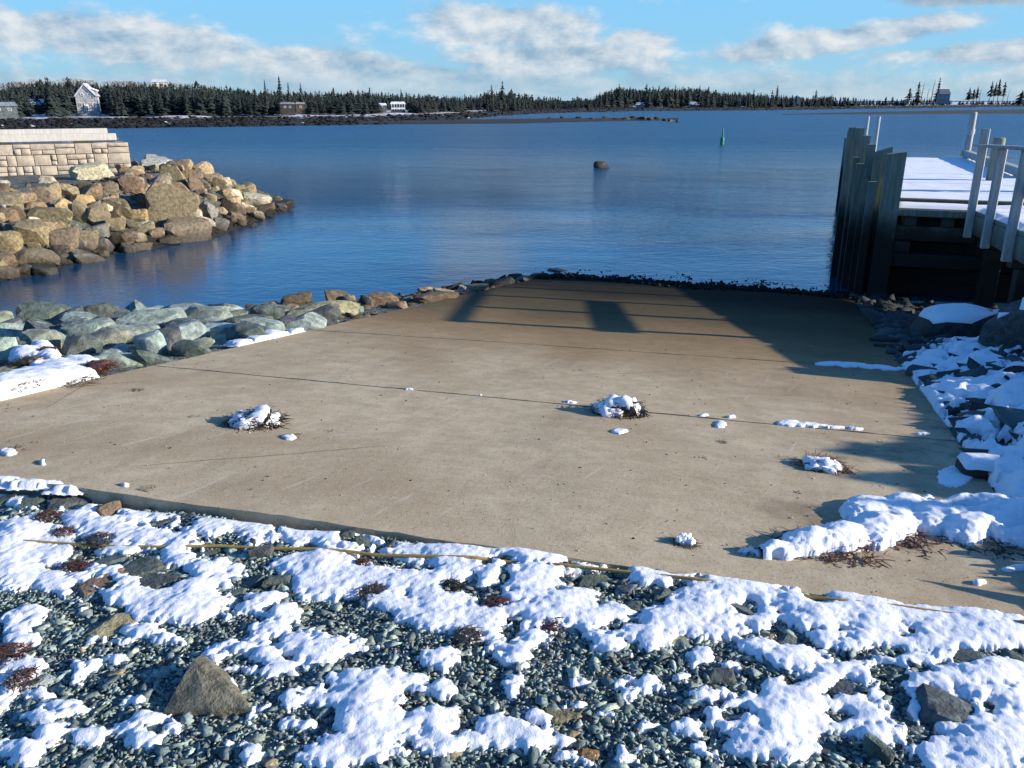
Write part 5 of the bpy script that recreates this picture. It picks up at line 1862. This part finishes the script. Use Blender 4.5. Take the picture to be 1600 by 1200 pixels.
# ------------------------------------------------------------------ trees
def spruce(seed, H, R, layers=11, br=7, lean=0.0, ragged=0.35, bare=0.12, fork=2):
    """open, layered conifer crown made of drooping needle sprays"""
    r = np.random.default_rng(seed)
    V, Fc = [], []
    nb = 0
    for l in range(layers):
        u = bare + (1 - bare) * (l + r.uniform(-0.25, 0.25)) / layers
        z = H * u
        rad = R * ((1 - u) ** 0.85 * 1.05 + 0.05) * r.uniform(1 - ragged, 1.0)
        n = max(4, int(br * (1 - 0.4 * u)))
        a0 = r.uniform(0, 6.28)
        for j in range(n):
            a = a0 + 6.283 * j / n + r.uniform(-0.3, 0.3)
            L = rad * r.uniform(1 - ragged, 1.1)
            dz = -L * r.uniform(0.15, 0.5)
            wd = L * r.uniform(0.22, 0.38)
            c, s = math.cos(a), math.sin(a)
            up = H / layers * r.uniform(0.5, 1.1)
            V += [(0, 0, z + up), (c * L * 0.6 - s * wd, s * L * 0.6 + c * wd, z + dz * 0.45), (c * L, s * L, z + dz), (c * L * 0.6 + s * wd, s * L * 0.6 - c * wd, z + dz * 0.55), (c * L * 0.3, s * L * 0.3, z - up * 0.55)]
            Fc += [(nb, nb + 1, nb + 2), (nb, nb + 2, nb + 3), (nb + 1, nb + 4, nb + 3)]
            nb += 5
    V += [(0.02 * R, 0, H * 0.9), (-0.02 * R, 0.02 * R, H * 0.9), (0, 0, H * 1.04)]
    Fc += [(nb, nb + 1, nb + 2)]
    V = np.array(V)
    V[:, 0] += lean * V[:, 2]
    return V, np.array(Fc)


def tree_height(px, ytop, D, zb):
    return at_dist(px, ytop, D)[2] - zb


SKY = [(-500, 128), (0, 131), (40, 127), (75, 123), (100, 128), (115, 121), (150, 127), (200, 127), (300, 130), (400, 138), (480, 141), (560, 139), (600, 143), (680, 146), (740, 147), (760, 140), (800, 141), (830, 147), (880, 151),
       (925, 150), (945, 141), (970, 135), (1000, 137), (1040, 136), (1090, 136), (1130, 142), (1180, 144), (1230, 147), (1290, 149), (1330, 150), (1345, 153), (1400, 152.5), (1440, 151), (1490, 154), (1500, 156.5), (1600, 156), (2100, 150)]
var = [spruce(40 + q, 1.0, (0.22, 0.30, 0.40, 0.5)[q % 4], (11, 10, 8, 7)[q % 4], (7, 7, 9, 10)[q % 4], 0.03 * math.sin(q * 2.2), 0.45) for q in range(12)]
allV, allF, off = [], [], 0
r = np.random.default_rng(12)
nt = 0
for row in range(6):
    px = -300.0
    while px < 1900:
        px += r.uniform(1.6, 4.0) * (1.0 if px < 1300 else 1.7)
        if 1488 < px < 1500 or (px > 1500 and r.random() < 0.35):
            continue
        D0 = shore_d(px)
        kq = (1.42 if px < 760 else 1.26) + row * 0.10 + r.uniform(0, 0.09)
        if 106 < px < 166 and kq < 1.66 or 592 < px < 640 and kq < 1.7 or 438 < px < 480 and kq < 1.5 or 40 < px < 76 and kq < 1.6:
            continue
        if (984 < px < 1012 or 1074 < px < 1096) and kq < 1.55:
            continue
        if px > 1300 and row > 2:
            continue
        D = D0 * kq
        zb_ = shore_z(px, D) - 0.1
        yt = interp(SKY, px) + abs(r.normal(0, 2.6 if 930 < px < 1190 else 5.0)) - (r.uniform(0, 5) if r.random() > 0.88 else 0) + (5 - row) * (1.1 if 900 < px else 2.2) * (px < 1280)
        Ht = tree_height(px, min(yt, 158), D, zb_)
        if Ht < 0.6:
            continue
        P = at_dist(px, 150, D)
        v, f = var[r.integers(0, 12)]
        a = r.uniform(0, 6.28)
        wv = min(max(1.15, 4.8 / Ht), 2.3) * r.uniform(0.85, 1.45)
        vv = v.copy()
        vv[:, 0], vv[:, 1] = (v[:, 0] * math.cos(a) - v[:, 1] * math.sin(a)) * wv, (v[:, 0] * math.sin(a) + v[:, 1] * math.cos(a)) * wv
        vv = vv * Ht + np.array([P[0], P[1], zb_])
        allV.append(vv)
        allF.append(f + off)
        off += len(vv)
        nt += 1
# low brush hiding the trunks' feet
kind(link("forest", mesh_from("forest", np.vstack(allV), np.vstack(allF), M_FOL)), 'stuff', "dark spruce wood along the far shore")
print('forest trees', nt)

TREES = [
    (438, 118, 1.45, 17, 'tallest spruce above the wood, left of the brown cottage roofs', 11), (415, 124, 1.45, 10, 'thin spruce just left of the tallest one above the wood', 9), (451, 127, 1.5, 11, 'narrow spruce close on the right of the tallest one', 9),
    (471, 129, 1.45, 15, 'broad pointed spruce standing alone right of the tallest one', 9), (578, 136, 1.6, 14, 'bushy spruce above the wood left of the white pavilion', 9), (784, 126, 1.4, 18, 'tall dark spruce on the knoll in the middle of the far shore', 11),
    (768, 132, 1.4, 14, 'shorter spruce left of the tall one on the middle knoll', 9), (800, 138, 1.4, 16, 'broad spruce right of the tall one on the middle knoll', 9), (626, 139, 1.7, 8, 'spindly leaning spruce above the white pavilion', 8),
    (966, 131, 1.3, 18, 'tall spruce at the left of the dense clump right of centre', 11), (985, 134, 1.3, 13, 'pointed spruce second in the dense clump right of centre', 9), (1010, 131, 1.3, 18, 'bulky spruce in the middle of the dense clump', 11),
    (1028, 133, 1.3, 12, 'narrow spruce right of the bulky one in the dense clump', 9), (1055, 132, 1.3, 12, 'slim spruce right of the middle of the dense clump', 9), (1076, 135, 1.3, 13, 'spruce above the pale cottage in the dense clump', 9),
    (1092, 133, 1.3, 14, 'tall spruce right of the pale cottage', 10), (1106, 135, 1.3, 13, 'spruce toward the right end of the dense clump', 9), (1178, 139, 1.3, 12, 'spruce standing up near the white gable', 8),
    (1214, 133, 1.3, 9, 'slender spruce on the skyline right of the white gable', 9), (1206, 140, 1.3, 7, 'small spruce beside the slender one right of the white gable', 7), (1275, 140, 1.3, 9, 'small spruce alone on the low skyline toward the point', 8),
    (1434, 127, 1.25, 13, 'ragged spruce left of the house on the point', 10), (1421, 138, 1.25, 14, 'flat-topped pine left of the ragged spruce on the point', 6), (1465, 120, 1.25, 10, 'tallest ragged spruce beside the house on the point', 12),
    (1514, 137, 1.25, 11, 'thin pine first in the sparse clump right of the point house', 6), (1521, 139, 1.25, 10, 'stunted pine second in the sparse clump', 6), (1527, 135, 1.25, 8, 'bent high-crowned pine in the sparse clump', 4),
    (1547, 127, 1.25, 11, 'tall thin pine left in the last group on the right', 8), (1553, 128, 1.25, 9, 'middle thin pine in the last group on the right', 8), (1560, 124, 1.25, 12, 'tallest open pine in the last group on the right', 9), (1568, 128, 1.25, 10, 'right-hand open pine in the last group', 8),
    (1596, 141, 1.25, 16, 'bushy spruce cut by the right edge of the picture', 8), (112, 120, 1.7, 30, 'broad dark crown rising behind the grey house', 9), (78, 121, 1.75, 26, 'broad dark crown left of the grey house on the skyline', 9), (20, 128, 1.75, 18, 'dark spruce on the skyline at far left', 8)]
for q, (px, yt, kq, wpx, lab, lay) in enumerate(TREES):
    D = shore_d(px) * kq
    zb_ = shore_z(px, D) - 0.1
    Ht = tree_height(px, yt, D, zb_)
    P = at_dist(px, 150, D)
    R = wpx / F * D * (1.15 if px > 1400 else 0.85)
    t = empty("pine_tree" if 'pine' in lab else "spruce_tree", (P[0], P[1], zb_), q * 1.3)
    thing(t, lab, 'tree', 'trees standing out along the far shore')
    pine = 'pine' in lab
    v, f = spruce(500 + q, Ht, R, lay + 3, 7, 0.04 * math.sin(q * 3), 0.55 if pine or px > 1400 else 0.4, 0.42 if pine else 0.2)
    link("crown", mesh_from("crown", v, f, M_FOL), t)
    MB().tube([(0, 0, -0.2), (0.02 * Ht * math.sin(q * 3), 0, Ht * 0.5), (0.04 * Ht * math.sin(q * 3), 0, Ht * 0.96)], [Ht * 0.016, Ht * 0.012, Ht * 0.003], 6).build("trunk", M_BARK, t)
for q, (px, yt, lab) in enumerate(((1440, 128, 'bare dead trunk right of the ragged spruce on the point'), (1456, 124, 'tall bare snag left of the tallest ragged spruce'), (1449, 138, 'short bare snag between the point spruces'), (1531, 138, 'bare leaning snag right of the sparse clump'), (1575, 140, 'thin bare snag at the end of the last group'))):
    D = shore_d(px) * 1.25
    zb_ = shore_z(px, D) - 0.1
    Ht = tree_height(px, yt, D, zb_)
    P = at_dist(px, 150, D)
    m = MB().tube([(0, 0, 0), (0.01 * Ht, 0, Ht * 0.6), (0.04 * Ht, 0, Ht)], [0.022 * Ht, 0.014 * Ht, 0.004 * Ht], 5)
    rr = random.Random(q)
    for b_ in range(7):
        zz_ = Ht * rr.uniform(0.4, 0.95)
        a = rr.uniform(0, 6.28)
        L = Ht * 0.08 * rr.uniform(0.6, 1.4)
        m.tube([(0.02 * Ht, 0, zz_), (0.02 * Ht + L * math.cos(a), L * math.sin(a), zz_ + L * 0.3)], [0.006 * Ht, 0.002 * Ht], 3)
    thing(m.build("dead_tree", M_BARK, None, (P[0], P[1], zb_)), lab, 'tree', 'dead trees on the far shore')

# leafless hardwoods at the far left, behind the spruces
allV, allF, off = [], [], 0
for q in range(90):
    px = r.uniform(-60, 330)
    D = shore_d(px) * r.uniform(1.75, 2.1)
    zb_ = shore_z(px, D)
    yt = interp(SKY, px) + abs(r.normal(0, 3)) - 1
    Ht = tree_height(px, yt, D, zb_)
    P = at_dist(px, 150, D)
    n = 90
    c = np.stack([r.normal(0, Ht * 0.14, n), r.normal(0, Ht * 0.14, n), Ht * (0.62 + 0.38 * np.sqrt(r.random(n)) * r.choice([-0.8, 1], n))], 1)
    d = r.normal(size=(n, 3))
    d[:, 2] = np.abs(d[:, 2]) + 0.4
    d = d / np.linalg.norm(d, axis=1)[:, None] * Ht * 0.09
    w = np.cross(d, r.normal(size=(n, 3)))
    w = w / np.linalg.norm(w, axis=1)[:, None] * Ht * 0.008
    tri = np.stack([c - w, c + w, c + d], 1).reshape(-1, 3)
    tri[:, 2] = np.minimum(tri[:, 2], Ht)
    allV.append(tri + np.array([P[0], P[1], zb_]))
    allF.append(np.arange(n * 3).reshape(-1, 3) + off)
    off += n * 3
kind(link("bare_woods", mesh_from("bare_woods", np.vstack(allV), np.vstack(allF), M_BARE)), 'stuff', "brown leafless hardwoods among the spruces at far left")

# ------------------------------------------------------------------ houses across the water
SNOWC, GREY, WHITE = (0.75, 0.77, 0.80), (0.30, 0.31, 0.31), (0.72, 0.73, 0.72)


def gable_house(name, px, ybase, wpx, hpx, kq, label, wall=GREY, roof=(0.62, 0.64, 0.68), eave=0.55, depthk=1.1, rot=0.0, front='gable', wins=(), door=None, cat='house'):
    D = shore_d(px) * kq
    P = at_dist(px, ybase, D)
    sc = np.linalg.norm(P - CAM) / F
    W, Hh = wpx * sc, hpx * sc
    He = Hh * eave
    Dp = W * depthk
    t = empty(name, (P[0], P[1], P[2]), -math.atan2(P[0], P[1]) + rot)     # local -y faces the camera
    thing(t, label, cat, 'buildings across the water')
    m = MB()
    if front == 'gable':
        V = [(-W / 2, 0, -1.0), (W / 2, 0, -1.0), (W / 2, 0, He), (0, 0, Hh * 0.98), (-W / 2, 0, He), (-W / 2, Dp, -1.0), (W / 2, Dp, -1.0), (W / 2, Dp, He), (0, Dp, Hh * 0.98), (-W / 2, Dp, He)]
        m.add(V, [(0, 1, 2, 3, 4), (9, 8, 7, 6, 5), (1, 6, 7, 2), (5, 0, 4, 9), (2, 7, 8, 3), (9, 4, 3, 8)])
        m.build("wall", M_PAINT, t, color=wall)
        ov, th = W * 0.06, 0.09 * W * 0.4
        rm = MB()
        for s in (-1, 1):
            a = Vector((0, 0, Hh * 1.005))
            e = Vector((s * (W / 2 + ov), 0, He - (Hh - He) * ov / (W / 2)))
            n = Vector((s * (Hh - He), 0, W / 2)).normalized() * th
            q = [(a.x, -ov, a.z), (e.x, -ov, e.z), (e.x, Dp + ov, e.z), (a.x, Dp + ov, a.z)]
            q2 = [(v[0] + n.x, v[1], v[2] + n.z) for v in q]
            rm.add(q + q2, [(0, 1, 2, 3), (7, 6, 5, 4), (0, 4, 5, 1), (1, 5, 6, 2), (2, 6, 7, 3), (3, 7, 4, 0)])
        rm.build("roof", M_PAINT, t, color=roof)
    else:
        m.box(-W / 2, W / 2, 0, Dp, -1.0, He)
        m.build("wall", M_PAINT, t, color=wall)
        ov = W * 0.05
        rm = MB()
        V = [(-W / 2 - ov, -ov, He), (W / 2 + ov, -ov, He), (W / 2 + ov, Dp + ov, He), (-W / 2 - ov, Dp + ov, He), (-W / 2 + ov, Dp / 2, Hh), (W / 2 - ov, Dp / 2, Hh)]
        rm.add(V, [(3, 2, 1, 0), (0, 1, 5, 4), (2, 3, 4, 5), (1, 2, 5), (3, 0, 4)])
        rm.build("roof", M_PAINT, t, color=roof)
    for (x, z, w, h) in wins:
        x, z, w, h = x * W, z * Hh, w * W, h * Hh
        f = MB()
        b = 0.16 * min(w, h)
        f.box(x - w / 2 - b, x + w / 2 + b, -0.05, -0.002, z - h / 2 - b, z - h / 2)
        f.box(x - w / 2 - b, x + w / 2 + b, -0.05, -0.002, z + h / 2, z + h / 2 + b)
        f.box(x - w / 2 - b, x - w / 2, -0.05, -0.002, z - h / 2, z + h / 2)
        f.box(x + w / 2, x + w / 2 + b, -0.05, -0.002, z - h / 2, z + h / 2)
        f.box(x - w / 2, x + w / 2, -0.04, -0.002, z - b * 0.25, z + b * 0.25)
        f.box(x - b * 0.25, x + b * 0.25, -0.045, -0.002, z - h / 2, z + h / 2)
        fo = f.build("window", M_PAINT, t, color=WHITE)
        MB().box(x - w / 2, x + w / 2, -0.02, 0.02, z - h / 2, z + h / 2).build("pane", M_GLASS, fo)
    if door:
        x, w, h = door[0] * W, door[1] * W, door[2] * Hh
        dfr = MB().box(x - w / 2 - 0.1 * w, x + w / 2 + 0.1 * w, -0.06, -0.002, 0.03 * Hh, h + 0.05 * h).build("door", M_PAINT, t, color=WHITE)
        MB().box(x - w / 4, x + w / 4, -0.075, -0.062, h * 0.3, h * 0.9).build("pane", M_GLASS, dfr)
    return t, W, Hh, Dp


h1, W, Hh, Dp = gable_house("gabled_house", 138, 178, 25, 38, 1.5, "grey shingled house with a steep white-trimmed gable on the far left shore", (0.33, 0.35, 0.36), (0.40, 0.42, 0.46), 0.62, 0.9, -0.16,
                            wins=[(-0.17, 0.62, 0.10, 0.11), (0.17, 0.62, 0.10, 0.11), (-0.32, 0.30, 0.095, 0.12), (-0.17, 0.30, 0.095, 0.12), (0.21, 0.30, 0.095, 0.12), (0.36, 0.30, 0.095, 0.12)], door=(0.0, 0.10, 0.30))
# white rake boards and the snowy cross gable on its right
rk = MB()
for s in (-1, 1):
    rk.add([(0, -0.30, Hh), (s * W * 0.53, -0.30, Hh * 0.60), (s * W * 0.53, -0.30, Hh * 0.57), (0, -0.30, Hh * 0.965), (0, -0.24, Hh), (s * W * 0.53, -0.24, Hh * 0.60), (s * W * 0.53, -0.24, Hh * 0.57), (0, -0.24, Hh * 0.965)],
           [(0, 1, 2, 3), (7, 6, 5, 4), (0, 4, 5, 1), (2, 6, 7, 3), (1, 5, 6, 2)])
rk.build("rake_board", M_PAINT, h1, color=WHITE)
MB().box(W * 0.15, W * 0.52, Dp * 0.25, Dp * 0.75, Hh * 0.55, Hh * 0.80).build("dormer", M_PAINT, h1, color=(0.25, 0.265, 0.27))
MB().add([(W * 0.12, Dp * 0.2, Hh * 0.88), (W * 0.57, Dp * 0.2, Hh * 0.76), (W * 0.57, Dp * 0.8, Hh * 0.76), (W * 0.12, Dp * 0.8, Hh * 0.88), (W * 0.12, Dp * 0.2, Hh * 0.91), (W * 0.57, Dp * 0.2, Hh * 0.79), (W * 0.57, Dp * 0.8, Hh * 0.79), (W * 0.12, Dp * 0.8, Hh * 0.91)],
         [(3, 2, 1, 0), (4, 5, 6, 7), (0, 1, 5, 4), (1, 2, 6, 5), (2, 3, 7, 6), (3, 0, 4, 7)]).build("roof", M_PAINT, h1, color=SNOWC)
MB().box(-W * 0.6, W * 0.6, -W * 0.25, -0.12, -0.6, Hh * 0.045).build("porch", M_PAINT, h1, color=(0.3, 0.31, 0.31))
gable_house("cottage", 57, 166, 20, 9, 1.62, "low white-roofed cottage among dark trees left of the grey house", (0.06, 0.055, 0.05), (0.5, 0.55, 0.62), 0.25, 0.6, front='hip', wins=[(-0.25, 0.12, 0.1, 0.14), (0.2, 0.12, 0.1, 0.14)])
gable_house("shed", 4, 176, 34, 13, 1.4, "pale grey-green building cut by the left edge on the far shore", (0.09, 0.11, 0.115), (0.2, 0.23, 0.25), 0.6, 0.6, front='hip', wins=[(-0.1, 0.3, 0.1, 0.2), (0.25, 0.3, 0.1, 0.2)])
gable_house("skyline_house", 250, 136, 20, 10, 2.2, "pale house peeping over the wooded skyline on the left", (0.55, 0.52, 0.45), (0.5, 0.52, 0.55), 0.6, 0.8, front='hip', wins=[(-0.2, 0.3, 0.1, 0.2), (0.2, 0.3, 0.1, 0.2)])
gable_house("cottage", 450, 171, 20, 10, 1.4, "brown cottage with a snowy roof below the tallest spruces", (0.045, 0.04, 0.036), (0.22, 0.22, 0.22), 0.72, 0.8, front='hip', wins=[(-0.2, 0.35, 0.12, 0.2), (0.15, 0.35, 0.12, 0.2)])
gable_house("cottage", 470, 171, 13, 10, 1.43, "smaller brown cottage at the right of the snowy-roofed one", (0.085, 0.065, 0.05), (0.3, 0.3, 0.3), 0.75, 0.9, front='hip', wins=[(0.0, 0.35, 0.2, 0.2)])
gable_house("shed", 597, 168, 13, 6, 1.5, "low shed with a white roof left of the white pavilion", (0.12, 0.12, 0.12), SNOWC, 0.5, 0.8, front='hip', wins=[(0, 0.25, 0.15, 0.25)])
pv, W, Hh, Dp = gable_house("pavilion", 622, 169, 21, 9, 1.5, "small white pavilion with a row of posts on the far shore", (0.05, 0.055, 0.06), SNOWC, 0.62, 0.8, front='hip')
for q in range(6):
    MB().box(-W * 0.46 + q * W * 0.18, -W * 0.42 + q * W * 0.18, -0.15, -0.01, -0.4, Hh * 0.62).build("post", M_PAINT, pv, color=WHITE)
MB().box(-W * 0.48, W * 0.5, -0.18, -0.155, -0.2, Hh * 0.1).build("railing", M_PAINT, pv, color=WHITE)
gable_house("cottage", 1003, 168, 18, 7, 1.35, "low pale cottage under the dense clump of spruces, left one", (0.4, 0.42, 0.44), (0.5, 0.53, 0.56), 0.5, 0.6, front='hip', wins=[(-0.2, 0.25, 0.1, 0.25), (0.2, 0.25, 0.1, 0.25)])
gable_house("cottage", 1085, 168, 20, 8, 1.35, "low pale cottage under the dense clump of spruces, right one", (0.36, 0.38, 0.40), (0.45, 0.48, 0.52), 0.5, 0.6, front='hip', wins=[(-0.2, 0.25, 0.1, 0.25), (0.2, 0.25, 0.1, 0.25)])
gable_house("house", 1153, 163, 8, 9, 1.35, "tiny white house at the right end of the dense clump", (0.5, 0.5, 0.5), (0.55, 0.57, 0.6), 0.6, 1.0, wins=[(0, 0.35, 0.25, 0.2)])
gable_house("house", 1244, 162, 10, 11, 1.3, "small white gabled house on the low right shore", (0.42, 0.44, 0.46), (0.5, 0.53, 0.56), 0.6, 1.0, wins=[(0, 0.35, 0.25, 0.2)])
gable_house("house", 1203, 160, 8, 6, 1.4, "small white-roofed house left of the white gabled one", (0.4, 0.42, 0.44), SNOWC, 0.6, 1.0, wins=[(0, 0.3, 0.25, 0.2)])
gable_house("point_house", 1475, 159, 13, 16, 1.2, "grey house with a dark roof on the point among ragged spruces", (0.22, 0.24, 0.27), (0.16, 0.17, 0.19), 0.6, 0.9, 0.3, front='hip', wins=[(-0.2, 0.35, 0.14, 0.14), (0.2, 0.35, 0.14, 0.14)])

# ------------------------------------------------------------------ shrubs on the right bank, whose shade falls on the ramp
TAN = math.tan(math.radians(SUN_EL))
LH = np.array([-math.sin(math.radians(SUN_AZ)), -math.cos(math.radians(SUN_AZ))])
LS, LT = float(LH @ RS), float(LH @ RT)
# (pixel where the tip of its shade lies, how far right it grows, spread)
SHR = [((1222, 577), 6.3, 0.7, 'tall pointed'), ((1420, 655), 6.2, 0.8, 'dense'), ((1285, 703), 6.0, 0.8, 'broad'), ((1310, 745), 5.8, 0.6, 'bushy'),
       ((1400, 690), 6.0, 0.8, 'stubby'), ((1270, 792), 5.4, 0.45, 'ragged'), ((1450, 770), 5.6, 0.5, 'small round'), ((1555, 920), 4.6, 0.25, 'thin')]
for q, ((px, py), bt, R, adj) in enumerate(SHR):
    ts, tt_ = ramp_st(px, py)
    run = (tt_ - bt) / LT
    bs = ts - LS * run
    ztip = ramp_z(ts) + run * TAN
    x, y = xy_of(bs, bt)
    zb_ = float(gz(np.array([x]), np.array([y]))[0]) - 0.03
    Ht = max(0.3, ztip - zb_)
    tr = empty("spruce_sapling", (x, y, zb_), q)
    thing(tr, f"{adj} spruce sapling in the row on the snowy right bank, shading the ramp", 'tree', 'spruce saplings on the right bank')
    v, f = spruce(800 + q, Ht, R * 1.25, 18, 22, 0, 0.3, 0.03)
    link("crown", mesh_from("crown", v, f, M_FOL), tr)
    MB().tube([(0, 0, -0.1), (0, 0, Ht * 0.95)], [0.03, 0.006], 6).build("trunk", M_BARK, tr)
    print('sapling', q, round(bs, 2), bt, round(Ht, 2))
